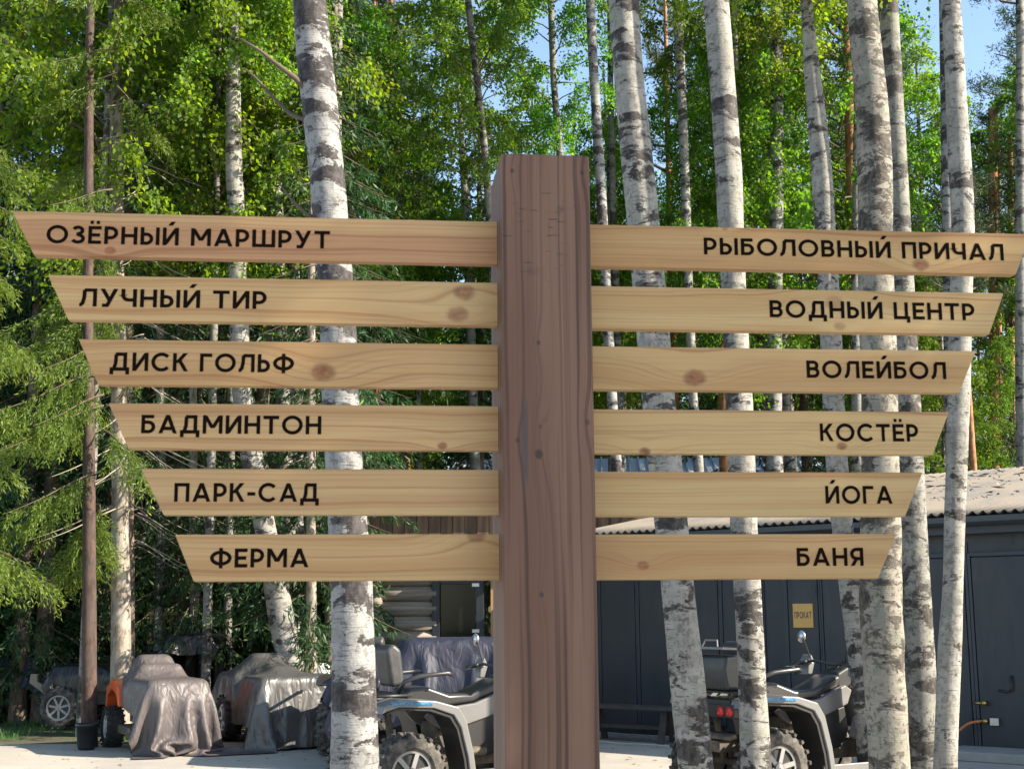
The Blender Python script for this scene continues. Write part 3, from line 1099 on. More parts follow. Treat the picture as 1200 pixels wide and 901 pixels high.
traced_tree('birch_tree', 'straight birch of a pair, left one, between the curved birch and the thick one', [
    (60, 312, 322), (140, 315, 327), (250, 318, 332), (400, 322, 337), (600, 330, 345), (720, 336, 351)], 22.5, M['birch'], BC[1], 11, .8, 18, seed=15)
traced_tree('birch_tree', 'birch of a pair, right one, with a torn brown patch high on its trunk', [
    (60, 331, 344), (130, 333, 349), (250, 335, 350), (330, 338, 351), (460, 341, 355), (640, 340, 356), (740, 343, 357)], 23.2, M['birch_scar'], BC[2], 11, .8, 18, seed=16)
traced_tree('birch_tree', 'thin pale birch partly hidden by the thick white birch on the left', [
    (-20, 391, 402), (100, 389, 401), (250, 387, 399), (500, 384, 397)], 22.0, M['birch_grey'], None, 11, .8, 17, seed=17)
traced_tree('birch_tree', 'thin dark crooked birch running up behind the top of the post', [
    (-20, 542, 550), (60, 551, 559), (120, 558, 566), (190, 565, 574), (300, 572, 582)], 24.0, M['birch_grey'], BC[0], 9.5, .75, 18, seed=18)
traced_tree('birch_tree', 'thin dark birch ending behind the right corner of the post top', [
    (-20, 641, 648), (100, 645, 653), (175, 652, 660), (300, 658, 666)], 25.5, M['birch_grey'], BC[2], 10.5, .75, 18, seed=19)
b0 = Vector(B1.location)


def limb(pts, r0, parent, base, m, name='branch'):
    ps = [at(px, py, Y) - base for (px, py, Y) in pts]
    n_ = len(ps)
    MB().tube(ps, [r0 * (1 - .75 * i / (n_ - 1)) for i in range(n_)], 8).build(name, m, parent, smooth=True)


limb([(374, 128, 9.6), (362, 108, 9.55), (346, 92, 9.5), (325, 76, 9.45), (305, 60, 9.4), (282, 46, 9.35)], .030, B1, b0, M['twig'])
limb([(372, 150, 9.6), (356, 140, 9.6), (340, 134, 9.7), (318, 112, 9.8), (300, 92, 9.9), (286, 80, 9.9)], .022, B1, b0, M['twig'])
limb([(376, 262, 9.6), (358, 250, 9.6), (340, 232, 9.6), (326, 214, 9.6)], .018, B1, b0, M['twig'])
# ------------------------------------------------------------------ conifers on the left
hero = crown_mesh('spruce_crown', spruce_crown(5, 3.3, 12.5, 17.0, 2.3, .46, 2.3, .075, droop=.55, hang=1.25,
                  az_keep=lambda az, z, r: (math.cos(az) < -.2 and (z < 7 or r.random() < .12)) or r.random() < .08), M['spruce_fresh'], M['twig'])
t = traced_tree('spruce_tree', 'reddish brown spruce before the black cover, sunlit green curtains hanging at its left', [
    (380, 97, 109), (600, 97, 112), (760, 96, 113), (860, 95, 114)], 18.9, M['red_bark'], None, top=17, cat='spruce tree', seed=21, knob=.03)
c = bpy.data.objects.new('crown', hero)
COL.objects.link(c)
c.parent = t
c.rotation_euler = (0, 0, 0)
hero2 = crown_mesh('spruce_crown', spruce_crown(8, 3.0, 8.6, 15.0, 2.1, .46, 2.2, .075, droop=.55, hang=1.25), M['spruce_fresh'], M['twig'])
tm, ab = straight_trunk('trunk', 15.5, .16, 7)
t = make_tree('spruce_tree', (-7.55, 17.4, 0), tm, M['spruce_bark'], hero2)
tag(t, 'drooping spruce with bright yellow-green sprays at the left edge', 'spruce tree')
dead = crown_mesh('spruce_crown', spruce_crown(17, 3.4, 13, 18.0, 1.9, .5, .55, .12, sparse_low=1.0), M['spruce_needle'], M['twig_grey'])
t = traced_tree('spruce_tree', 'grey bare spruce trunk lit on its right, with dead lower branches', [
    (300, 128, 146), (455, 130, 149), (600, 131, 152), (775, 130, 154)], 20.6, M['spruce_grey'], None, top=19, cat='spruce tree', seed=22, knob=.03)
c = bpy.data.objects.new('crown', dead)
COL.objects.link(c)
c.parent = t
c.rotation_euler = (0, 0, 1.1)
t = traced_tree('spruce_tree', 'thin dark spruce trunk touching the right side of the grey one', [
    (455, 147, 155), (600, 148, 157), (740, 148, 158)], 21.6, M['spruce_bark'], None, top=15, cat='spruce tree', seed=23, knob=.03)
c = bpy.data.objects.new('crown', dead)
COL.objects.link(c)
c.parent = t
c.rotation_euler = (0, 0, 3.3)
c.scale = (.8, .8, .85)
t = traced_tree('spruce_tree', 'thin brown trunk with a sunlit edge just left of the thick white birch foot', [
    (600, 359, 370), (690, 359, 371), (840, 358, 372)], 20.5, M['spruce_grey'], SCR[1], -.2, .8, 13, cat='spruce tree', seed=24, knob=.03)
t = traced_tree('spruce_tree', 'dark trunk in shade touching the left side of the thick white birch', [
    (600, 382, 394), (690, 381, 394), (800, 380, 394)], 21.5, M['spruce_bark'], SCR[0], 0, .85, 14, cat='spruce tree', seed=25, knob=.03)
t = traced_tree('spruce_tree', 'short mossy spruce trunk between the carved post and the small birch', [
    (650, 222, 232), (720, 223, 234), (790, 222, 235)], 23.0, M['spruce_grey'], SCR[2], .6, .8, 13, cat='spruce tree', seed=26, knob=.03)
# pines behind the shed roof
for k, (lab, pts, Y) in enumerate([
        ('reddish pine trunk nearest the tip of the ВОДНЫЙ ЦЕНТР board, behind the shed', [(60, 1158, 1168), (330, 1159, 1170), (548, 1159, 1171)], 33.0),
        ('thin reddish pine close on the right of another pine, behind the shed roof', [(100, 1166, 1172), (430, 1168, 1174), (548, 1169, 1176)], 36.0),
        ('slender red pine between the paired pines and the birch at the right edge', [(60, 1180, 1186), (330, 1181, 1188), (548, 1183, 1190)], 35.0),
        ('orange pine trunk with stubby limbs in the forest gap left of the post', [(60, 455, 465), (150, 458, 470), (300, 462, 474)], 36.0),
        ('pale orange pine in the forest, upper left of the post', [(-20, 462, 468), (60, 466, 472), (300, 470, 477)], 41.0)]):
    traced_tree('pine_tree', lab, pts, Y, M['pine_bark'], PCR[k % 2], 10.4 if k < 3 else 12.5, .55 if k < 3 else 1.0, 14.3 if k < 3 else 20, cat='pine tree', seed=40 + k, knob=.03)

# leafy birches that fill the upper left
for k, (lab, px, Y, h, cz, sc_, me) in enumerate([
        ('bright leafy birch at upper left whose thin trunk stands behind the covered tractor', 244, 21.4, 15, 6.6, 1.1, BCF[1]),
        ('leafy birch at the far upper left, its stem hidden behind the reddish spruce', 102, 20.6, 15, 6.6, 1.15, BCF[0]),
        ('yellow-green leafy birch close behind the birch pair, left of the thick white birch', 333, 24.4, 17, 7.6, 1.1, BCF[1]),
        ('leafy birch behind the grey spruce trunk, its crown above the left boards', 141, 23.0, 16, 7.4, 1.1, BCF[0]),
        ('leafy birch behind the curved birch, its crown spread across the upper left', 268, 23.2, 16, 7.2, 1.15, BCF[1])]):
    tm, ab = straight_trunk('trunk', h, .075, 300 + k, .3)
    p = at(px, 700, Y)
    t = make_tree('birch_tree', (p.x, Y, 0), tm, M['birch_grey'], me, cz, sc_, k * 2.1)
    tag(t, lab, 'birch tree')

# ------------------------------------------------------------------ the forest behind
rng = random.Random(4)
BT = [straight_trunk('trunk', 18.5, r0, 200 + i, .5)[0] for i, r0 in enumerate((.13, .10, .16))]
ST = [straight_trunk('trunk', 17.6, r0, 210 + i, .05)[0] for i, r0 in enumerate((.17, .14, .2))]
PT = [straight_trunk('trunk', 20, r0, 220 + i, .3)[0] for i, r0 in enumerate((.16, .2))]
taken = []


def blocked(x, y):
    if -2.9 < x < 4.6 and 20 < y < 33:
        return True                                    # log cabin and its roof
    if 4.6 <= x < 16 and y < 27.5:
        return True                                    # shed
    if -3.2 < x < 9.8 and 35.5 < y < 43:
        return True                                    # far metal roof
    if x < -8.5 and x > -13 and 24.5 < y < 33:
        return True                                    # wooden house
    if 1100 < 600 + 1600 * x / y < 1215 and y < 90:    # the gap of open sky over the shed
        return 'low'
    return False


def plant(kind, x, y, s=None):
    s = s or rng.uniform(.82, 1.1)
    rz = rng.uniform(0, 6.28)
    if kind == 'spruce':
        t = make_tree('spruce_tree', (x, y, -.05), ST[rng.randrange(3)], M['spruce_bark'], SCR[rng.randrange(3)], 0, 1.0, 0, (0, 0), rz)
        tag(t, 'dark green spruce crowded among the trees of the forest behind', 'spruce tree', 'spruces in the forest behind')
    elif kind == 'pine':
        t = make_tree('pine_tree', (x, y, -.05), PT[rng.randrange(2)], M['pine_bark'], PCR[rng.randrange(2)], 13.2, 1.0, 0, (0, 0), rz)
        tag(t, 'tall pine with a bare reddish trunk in the forest behind', 'pine tree', 'pines in the forest behind')
    else:
        cr = (BC + BCF)[rng.randrange(5)]
        t = make_tree('birch_tree', (x, y, -.05), BT[rng.randrange(3)], M['birch'], cr, rng.uniform(5.5, 9.5), rng.uniform(.95, 1.2), 0, (0, 0), rz)
        tag(t, 'leafy green birch crowded among the trees of the forest behind', 'birch tree', 'birches in the forest behind')
    t.scale = (s, s, s)


for band, (y0, y1, n, half) in enumerate([(23.5, 30, 36, 12), (30, 38, 56, 15), (38, 48, 66, 20), (48, 64, 96, 27)]):
    tries = 0
    got = 0
    while got < n and tries < 3000:
        tries += 1
        y = rng.uniform(y0, y1)
        x = rng.uniform(-half, half)
        if blocked(x, y) is True or any((x - a) ** 2 + (y - b) ** 2 < 1.5 ** 2 for a, b in taken):
            continue
        u = x / y
        if u < -.12:
            kind = rng.choices(['spruce', 'birch', 'pine'], [.72, .26, .02])[0]
        elif u < .08:
            kind = rng.choices(['spruce', 'birch', 'pine'], [.34, .54, .12])[0]
        else:
            kind = rng.choices(['spruce', 'birch', 'pine'], [.26, .58, .16])[0]
        if band == 0 and kind == 'spruce' and u > -.05:
            kind = 'birch'
        taken.append((x, y))
        plant(kind, x, y, rng.uniform(.5, .62) if blocked(x, y) == 'low' else None)
        got += 1

for x_, y_ in ((-8.3, 23.4), (-9.4, 23.9), (-7.2, 24.6), (-10.6, 34), (-11.8, 36), (-9.2, 35), (-6.4, 28.2), (-3.6, 27.6)):
    plant('spruce', x_, y_)

# unseen spruces added right of the camera to keep the sun off the sign
for k, (x, y) in enumerate([(6.2, 1.3), (8.4, .3), (10.6, .9), (12.6, -.6)]):
    t = make_tree('spruce_tree', (x, y, 0), ST[k % 3], M['spruce_bark'], SCR[k % 3], -.8, 1.0, 0, (0, 0), k * 1.4)
    t.scale = (1.15, 1.15, 1.0)
    tag(t, 'unseen dense dark spruce added right of the viewer to shade the sign', 'spruce tree', 'added shade spruces right of the viewer')

# ------------------------------------------------------------------ shrubs and ground plants
def shrub_mesh(seed, R, Hh, n):
    r = np.random.default_rng(seed)
    c = r.normal(0, 1, (n, 3)) * np.array([R * .45, R * .45, Hh * .28]) + np.array([0, 0, Hh * .5])
    c[:, 2] = np.abs(c[:, 2])
    cl = r.normal(0, 1, (60, 3)) * np.array([R * .4, R * .4, Hh * .25]) + np.array([0, 0, Hh * .5])
    w = r.integers(0, 60, n)
    c = cl[w] + r.normal(0, .14, (n, 3))
    c[:, 2] = np.abs(c[:, 2])
    d = r.normal(0, .8, (n, 3)) + np.array([0, 0, -.2])
    L = r.uniform(.05, .1, n)
    V, F = leaf_quads(c, d, r.normal(0, .7, (n, 3)) + np.array([0, 0, .7]), L, L * .7)
    t_ = np.clip(r.normal(.4, .2, n), 0, 1)
    lines = [(np.array([[0, 0, 0], p * [.6, .6, .6], p]), np.array([.012, .008, .004])) for p in cl[:26]]
    return crown_mesh('foliage', (V, F, t_, lines), M['shrub_leaf'], M['twig'])


SHR = [shrub_mesh(400 + k, 1.2, 2.0, 3200) for k in range(2)]
for k, (px, Y, s, lab) in enumerate([
        (205, 25.0, 1.0, 'dark green shrub behind the carved post and the black cover'),
        (268, 24.6, 1.05, 'dark green shrub behind the silver-black covered quad'),
        (318, 26.0, 1.1, 'dark shrub between the curved birch and the birch pair'),
        (375, 26.5, 1.0, 'sunny green shrub behind the white container'),
        (420, 27.5, 1.1, 'shrub beside the log cabin corner behind the thick white birch'),
        (150, 27.0, 1.2, 'dark shrub far behind the grey spruce trunk'),
        (90, 28.0, 1.2, 'shrub in deep shade behind the black covered buggy'),
        (20, 24.5, 1.1, 'shrub behind the navy tarp at the left edge')]):
    p = at(px, 700, Y)
    root = empty('shrub', (p.x, Y, 0), k * 1.1)
    tag(root, lab, 'shrub')
    f = bpy.data.objects.new('foliage', SHR[k % 2])
    COL.objects.link(f)
    f.parent = root
    root.scale = (s, s, s)

r = np.random.default_rng(9)
n = 2600
gx = r.uniform(-9.5, -4.9, n)
gy = 19.9 + r.random(n) ** 1.6 * 3.2
n2_ = 1800
gx = np.concatenate([gx, r.uniform(-3.2, -2.4, n2_)])
gy = np.concatenate([gy, r.uniform(20.0, 27, n2_)])
n += n2_
clump = (np.sin(gx * 3.1) + np.sin(gy * 4.3 + gx) > -.3)
gx, gy = gx[clump], gy[clump]
c = np.stack([gx, gy, np.zeros(len(gx))], 1)
d = r.normal(0, .35, c.shape) + np.array([0, 0, 1.0])
L = r.uniform(.05, .16, len(c))
V, F = leaf_quads(c, d, r.normal(0, 1, c.shape), L, L * .12)
o = link('grass', mesh_np('grass', V, F, None, np.clip(r.normal(.5, .2, len(F)), 0, 1)), M['shrub_leaf'])
tag(o, 'thin weedy grass along the dirt edge of the parking lot', 'grass', kind='stuff')

r = np.random.default_rng(21)
n = 900
c = np.stack([r.uniform(-9, 6, n), 14 + 6.5 * r.random(n) ** .6, np.full(n, .012)], 1)
c = c[(c[:, 1] < 19.2 - np.maximum(0, c[:, 0] - 3.0) * .9)]
L = r.uniform(.02, .07, len(c))
V, F = leaf_quads(c, r.normal(0, 1, c.shape) * np.array([1, 1, .1]), r.normal(0, .25, c.shape) + np.array([0, 0, 1.0]), L, L * .6)
o = link('leaf_litter', mesh_np('leaf_litter', V, F), mat('dry_leaf', (.16, .11, .05), .9))
tag(o, 'scattered dry leaves on the pale parking lot', 'leaf litter', kind='stuff')

# ------------------------------------------------------------------ shed with the navy doors
A0, A1 = Vector((1.25, 20.75, 0)), Vector((9.2, 13.82, 0))
wd = (A1 - A0).normalized()
wn = Vector((wd.y, -wd.x, 0))                # toward the viewer
if wn.y > 0:
    wn = -wn
SH = empty('shed', A0, math.atan2(wd.y, wd.x))
tag(SH, 'long dark navy sheet-metal shed with a pale corrugated roof', 'shed')
Ls = (A1 - A0).length
# local frame: x along the wall, -y toward the viewer, z up
MB().box((Ls / 2, 3.6, 1.45), (Ls, 7.2, 2.9)).build('wall', M['navy_metal'], SH, bevel=.01)


def wall_x(px):
    """distance along the wall of the thing at column px"""
    d = ray(px, 760)
    k = d[0] / d[1]
    return (k * A0.y - A0.x) / (wd.x - k * wd.y)


def wall_z(px, py):
    x = wall_x(px)
    p = A0 + wd * x
    return at(px, py, p.y).z


doors = [(706, 748, 'narrow'), (751, 846, 'leaf'), (849, 894, 'leaf'), (926, 964, 'leaf'), (967, 1050, 'leaf'), (1055, 1138, 'leaf'), (1144, 1245, 'leaf')]
for (a, b, kd) in doors:
    xa, xb = wall_x(a) + .02, wall_x(b) - .02
    dr = MB().box(((xa + xb) / 2, -.02, 1.22), (xb - xa, .05, 2.28)).build('door', M['navy_metal'], SH, bevel=.008)
    fr = MB()
    fr.box((xa - .03, -.012, 1.23), (.04, .06, 2.36)).box((xb + .03, -.012, 1.23), (.04, .06, 2.36)).box(((xa + xb) / 2, -.012, 2.395), (xb - xa + .02, .06, .05))
    fr.build('frame', M['navy_dark'], dr, bevel=.004)
    for zz in (.45, 1.2, 2.0):
        MB().tube([(xb - .005, -.055, zz - .06), (xb - .005, -.055, zz + .06)], .014, 8).build('hinge', M['navy_dark'], dr)
xs = [wall_x(p) for p in (749.5, 848, 910, 965.5, 1052)]
sm = MB()
for xx in (wall_x(896) + .02, wall_x(924) - .03, wall_x(1140)):
    sm.box((xx, -.006, 1.3), (.025, .02, 2.5))
sm.build('seam', M['navy_dark'], SH)
# handle on the right door (a J-shaped bar), box and pipe fittings
hx, hz = wall_x(1185), wall_z(1185, 800)
MB().tube([(hx + .0, -.07, hz + .09), (hx + .0, -.09, hz - .04), (hx - .02, -.09, hz - .09), (hx - .09, -.085, hz - .105), (hx - .15, -.085, hz - .085)], .013, 8).build(
    'door_handle', M['black'], SH, smooth=True)
bx_, bz_ = wall_x(1163), wall_z(1163, 845)
MB().box((bx_, -.07, bz_), (.11, .05, .09)).build('junction_box', M['steel'], SH, bevel=.006)
for (px_, py_) in ((1150, 823), (1150, 844)):
    x_, z_ = wall_x(px_), wall_z(px_, py_)
    MB().tube([(x_ + .03, -.03, z_), (x_ + .03, -.13, z_)], .03, 10).tube([(x_ - .09, -.11, z_), (x_ + .03, -.11, z_)], .018, 8).build('water_tap', M['brass'], SH, smooth=True)
lk = MB()
dx_, dz_ = wall_x(931), wall_z(931, 782)
lk.box((dx_, -.06, dz_), (.05, .03, .16)).tube([(dx_, -.07, dz_ + .02), (dx_, -.11, dz_ + .02), (dx_ - .12, -.11, dz_ + .02)], .011, 8)
lk.build('lever_handle', M['steel'], SH, smooth=True)
# gutter, fascia and roof
MB().box((Ls / 2, -.22, 2.74), (Ls + .4, .04, .2)).build('fascia', M['navy_dark'], SH)
gp = [(-.26, 2.84), (-.40, 2.84), (-.40, 2.77), (-.36, 2.73), (-.30, 2.73), (-.26, 2.77)]
MB().prism(gp, -.2, Ls + .2, axis='x').build('gutter', M['gutter'], SH, bevel=.006)
MB().box((Ls / 2, -.11, 2.80), (Ls + .3, .2, .03)).build('soffit', M['navy_dark'], SH)
# corrugated sheet: waves along the wall, sloping up and back
M['roof'] = mat('weathered_corrugated', (.33, .29, .24), .85)
g = NG(M['roof'])
oc = g.coord()
n1 = g.noise(g.mapping(oc, (.9, .35, 1)), 1.6, 5, .6)
n2 = g.noise(oc, 18, 5, .7)
c = g.mix(g.step(n1, .4, .64), (.20, .172, .138), (.135, .13, .125))
c = g.mix(g.math('MULTIPLY', g.step(n2, .52, .68), .6), c, (.17, .13, .085))
g.color(c)
g.bump(n2, .4, .02)
xs_ = np.arange(-.25, Ls + .25, .0325)
ys_ = np.linspace(-.36, 7.6, 12)
XX, YY = np.meshgrid(xs_, ys_, indexing='ij')
ZZ = 2.885 + (YY + .36) * .165 + .026 * np.sin(XX / .13 * 2 * PI)
Vr = np.stack([XX, YY, ZZ], -1).reshape(-1, 3)
nx, ny = XX.shape
i, k = np.meshgrid(np.arange(nx - 1), np.arange(ny - 1), indexing='ij')
Fr = np.stack([i * ny + k, (i + 1) * ny + k, (i + 1) * ny + k + 1, i * ny + k + 1], -1).reshape(-1, 4)
rf = link('roof', mesh_np('roof', Vr, Fr), M['roof'], SH, smooth=True)
so = rf.modifiers.new('thick', 'SOLIDIFY')
so.thickness = .008
# twigs and leaves lying on the roof
r = np.random.default_rng(3)
n = 420
lx = r.uniform(2.5, Ls, n)
ly = r.uniform(1.5, 7.4, n)
c = np.stack([lx, ly, 2.93 + (ly + .36) * .165], 1)
d = r.normal(0, 1, c.shape) * np.array([1, 1, .12])
L = r.uniform(.06, .3, n)
V, F = leaf_quads(c, d, r.normal(0, .3, c.shape) + np.array([0, 0, 1.0]), L, np.minimum(L * .4, .05))
lt = link('roof_litter', mesh_np('roof_litter', V, F), M['twig_grey'], SH)
tag(lt, kind='stuff')

# plywood sign reading ПРОКАТ on the shed door
sx0, sx1 = wall_x(933.5), wall_x(956.8)
sz1, sz0 = wall_z(945, 707), wall_z(945, 735)
ps = MB().box(((sx0 + sx1) / 2, -.053, (sz0 + sz1) / 2), (sx1 - sx0, .014, sz1 - sz0)).build('door_sign', M['sign_ply'], None, bevel=.002)
ps.matrix_world = Matrix.Translation(A0) @ Matrix.Rotation(math.atan2(wd.y, wd.x), 4, 'Z')
tag(ps, 'small plywood sign reading ПРОКАТ on the shed door', 'sign')
wq = sx1 - sx0
lettering('ПРОКАТ', sx0 + wq * .08, sx1 - wq * .06, (sz0 + sz1) / 2 - .035, .085, -.0602, ps, M['ink'])

# concrete step, hose, bench at the shed
sp = A0 + wd * wall_x(1196) + wn * .45
st = MB().box((0, 0, .055), (1.5, .75, .11)).build('door_step', M['stone'], None, bevel=.015)
st.location = (sp.x, sp.y, 0.006)
st.rotation_euler = (0, 0, math.atan2(wd.y, wd.x))
tag(st, 'low concrete step under the right shed door', 'step')
hb = A0 + wd * wall_x(1148) + wn * .13
hzz = wall_z(1148, 844)
hp = [hb + Vector((0, 0, hzz)), hb + wn * .06 - wd * .12 + Vector((0, 0, hzz - .02)), hb + wn * .1 - wd * .26 + Vector((0, 0, hzz - .14)),
      hb + wn * .14 - wd * .36 + Vector((0, 0, hzz - .36)), hb + wn * .2 - wd * .46 + Vector((0, 0, .03)), hb + wn * .5 - wd * .9 + Vector((0, 0, .025))]
Pn = np.array(hp)
tt = np.linspace(0, 1, len(hp))
t2 = np.linspace(0, 1, 30)
Pn = np.stack([np.interp(t2, tt, Pn[:, q]) for q in range(3)], 1)
for q in range(3):
    Pn[2:-2, q] = np.convolve(Pn[:, q], np.ones(5) / 5, 'valid')
o = MB().tube([Vector(p) for p in Pn], .016, 8).build('garden_hose', M['orange_hose'], None, smooth=True)
tag(o, 'orange hose hanging from the lower tap on the shed', 'hose')

bc = at(745, 845, 19.0)
BN = empty('bench', (1.75, 18.95, 0), math.atan2(wd.y, wd.x) + .06)
tag(BN, 'long dark wooden bench against the shed, right of the post', 'bench')
MB().box((0, 0, .46), (2.2, .34, .05)).build('seat', M['dark_wood'], BN, bevel=.008)
for xx in (-.75, .35):
    for sx_ in (-1, 1):
        MB().box((xx + sx_ * .0, sx_ * .1, .22), (.09, .045, .46), (sx_ * .28, 0, 0)).build('leg', M['dark_wood'], BN, bevel=.005)
MB().box((-.2, 0, .2), (1.0, .05, .06)).build('stretcher', M['dark_wood'], BN, bevel=.005)
o = MB().tube([Vector((.9, 18.95, .035)) + Vector((1.0, -.86, 0)) * s + Vector((0, 0, .006 * math.sin(s * 9))) for s in np.linspace(0, 1.9, 24)], .010, 6).build(
    'cable', mat('pale_cord', (.5, .47, .4), .7), None, smooth=True)
tag(o, 'pale cord lying along the gravel edge before the bench', 'cable')

# ------------------------------------------------------------------ log cabin
CB = empty('log_cabin', (-2.3, 23.0, 0))
tag(CB, 'grey log cabin with a dark blue glazed door, left of the post', 'cabin')
M['log'] = mat('grey_log', (.17, .15, .135), .85)
g = NG(M['log'])
oc = g.coord()
f1 = g.noise(g.mapping(oc, (1.2, 26, 26)), 1.0, 4, .6)
f2 = g.noise(oc, 2.5, 3)
c = g.mix(g.step(f1, .35, .65), (.165, .14, .118), (.27, .235, .195))
g.color(g.mix(g.math('MULTIPLY', g.step(f2, .4, .7), .4), c, (.24, .20, .16)))
g.bump(f1, .4, .01)
lg = MB()
zl = .12
k = 0
while zl < 2.62:
    lg.tube([(-.25 + .06 * (k % 2), 0, zl), (1.02, 0, zl)], .128, 14)
    lg.tube([(0, -.22, zl + .12), (0, 5, zl + .12)], .125, 14)
    zl += .243
    k += 1
lg.build('log_wall', M['log'], CB, smooth=True)
# right of the door: dark recess wall, post, stacked firewood behind wire
MB().box((3.6, 2.2, 1.3), (3.1, 4.2, 2.6)).build('wall', M['navy_dark'], CB)
dr = MB()
dx0, dx1 = .95, 1.80
dr.box((dx0 + .06, -.06, 1.25), (.13, .12, 2.5)).box((dx1 - .06, -.06, 1.25), (.13, .12, 2.5)).box(((dx0 + dx1) / 2, -.06, 2.36), (dx1 - dx0 - .26, .12, .28)).box(
    ((dx0 + dx1) / 2, -.06, .2), (dx1 - dx0 - .26, .12, .4))
DRR = dr.build('door', M['navy_metal'], CB, bevel=.006)
MB().box(((dx0 + dx1) / 2, -.045, 1.31), (dx1 - dx0 - .28, .02, 1.84)).build('pane', M['glass'], DRR)
MB().tube([(dx0 + .09, -.125, 1.0), (dx0 + .09, -.18, 1.0), (dx0 + .09, -.18, 1.35), (dx0 + .09, -.125, 1.35)], .012, 8).build('handle', M['steel'], DRR, smooth=True)
for zz in (1.45, 2.2):
    MB().box((dx1 - .13, -.13, zz), (.12, .03, .06)).build('hinge', M['steel'], DRR, bevel=.004)
M['plank'] = mat('brown_planks', (.12, .075, .05), .8)
g = NG(M['plank'])
f1 = g.noise(g.mapping(g.coord(), (9, 9, .6)), 1.0, 4, .6)
g.color(g.mix(g.step(f1, .35, .65), (.07, .042, .028), (.16, .095, .055)))
pk = MB()
for k in range(24):
    pk.box((-.2 + k * .2, -.3 + .012 * (k % 2), 3.05), (.19, .03, .86))
pk.build('gable_board', M['plank'], CB)
MB().box((2.1, -.28, 2.6), (4.9, .08, .12)).build('eave_beam', M['plank'], CB)
MB().box((2.2, 2.0, 3.52), (5.4, 5.2, .07), (-.06, 0, 0)).build('roof', mat('roof_felt', (.09, .085, .08), .9), CB)
MB().box((2.65, -.75, 2.98), (1.5, .8, .05), (.1, -.06, 0)).build('porch_roof', dusty('pale_sheet', (.42, .38, .32), (.25, .2, .14), .5, .8), CB)
MB().box((1.98, -.3, 1.9), (.12, .12, 1.5)).build('porch_post', mat('yellow_timber', (.42, .25, .10), .7), CB, bevel=.006)
fw = MB()
rr = random.Random(2)
for a in range(5):
    for b in range(11):
        fw.tube([(1.95 + a * .16 + rr.uniform(-.02, .02), -.05, .1 + b * .17), (1.95 + a * .16, .35 + rr.uniform(-.05, .05), .1 + b * .17)], rr.uniform(.06, .085), 7)
o = fw.build('firewood_stack', dusty('split_firewood', (.20, .13, .08), (.32, .22, .13), .6, .85), None)
o.location = (-2.3, 23.0, 0)
tag(o, 'stack of split firewood beside the blue cabin door', 'firewood', kind='stuff')

# metal-roofed building farther back
FB = empty('metal_roof_house', (-2.6, 36.5, 0))
tag(FB, 'house with a blue-grey ribbed metal roof far behind the shed and cabin', 'house')
MB().box((5.8, 3.0, 2.1), (11.4, 5.6, 4.2)).build('wall', M['plank'], FB)
M['metal_roof'] = mat('blue_grey_metal_roof', (.38, .43, .50), .45, .2)
ribs = MB()
slope = math.atan2(1.9, 3.3)
for sgn, yb, ye in ((-1, -.3, 3.0), (1, 6.3, 3.0)):
    ribs.add([(.0, yb, 4.25), (12.2, yb, 4.25), (11.4, ye, 6.15), (1.0, ye, 6.15)], [(0, 1, 2, 3)])
ribs.add([(0, -.3, 4.25), (1.0, 3.0, 6.15), (0, 6.3, 4.25)], [(0, 1, 2)])
rfo = ribs.build('roof', M['metal_roof'], FB)
rfo.modifiers.new('t', 'SOLIDIFY').thickness = .06
rb = MB()
for k in range(38):
    x_ = .25 + k * .31
    top_x = 1.0 + (x_ / 12.2) * 10.4
    rb.tube([(x_, -.32, 4.28), (top_x, 2.98, 6.19)], .028, 5)
rb.build('roof_rib', M['metal_roof'], rfo)

# sunlit wooden house far left
HB = empty('wooden_house', (-12.2, 26.5, 0), -.25)
tag(HB, 'honey-coloured wooden house wall glimpsed behind the left spruces', 'house')
M['honey'] = mat('honey_timber', (.50, .30, .13), .7)
g = NG(M['honey'])
f1 = g.noise(g.mapping(g.coord(), (.8, 3, 22)), 1.0, 4, .6)
g.color(g.mix(g.step(f1, .35, .65), (.40, .22, .09), (.56, .36, .17)))
hw_ = MB()
for k in range(13):
    hw_.tube([(0, 0, .12 + k * .235), (3.6, 0, .12 + k * .235)], .125, 12)
    hw_.tube([(3.6, -.2, .12 + k * .235), (3.6, 5, .12 + k * .235)], .122, 12)
hw_.build('log_wall', M['honey'], HB, smooth=True)
MB().box((1.7, 2.3, 3.35), (5.2, 6.4, .12), (.12, 0, 0)).build('roof', M['plank'], HB)
MB().box((1.5, -.13, 1.5), (.9, .08, 1.1)).build('window', M['glass'], HB)

# carved wooden gatepost with a short baluster rail, left
gp0 = at(213, 760, 23.6)
o = MB().lathe([(.0, 0), (.12, 0), (.12, .9), (.10, .95), (.125, 1.0), (.125, 1.7), (.09, 1.78), (.115, 1.84), (.115, 2.2), (.0, 2.25)], (0, 0, 0), 'z', 14, close=False).build(
    'carved_post', M['red_bark'], None, smooth=True)
o.location = (gp0.x, 23.6, 0)
tag(o, 'reddish brown carved wooden post behind the covered tractor', 'post')
RL = empty('baluster_rail', (at(192, 740, 23.8).x, 23.8, 0))
tag(RL, 'short wooden baluster rail left of the carved post', 'railing')
MB().box((0, 0, 1.78), (.55, .06, .06)).build('top_rail', M['honey'], RL)
MB().box((0, 0, 1.30), (.55, .06, .06)).build('bottom_rail', M['honey'], RL)
for k in range(5):
    MB().lathe([(.0, 1.3), (.022, 1.32), (.022, 1.40), (.034, 1.5), (.018, 1.62), (.026, 1.7), (.022, 1.76), (0, 1.77)], (-.22 + k * .11, 0, 0), 'z', 8, close=False).build(
        'baluster', M['honey'], RL, smooth=True)
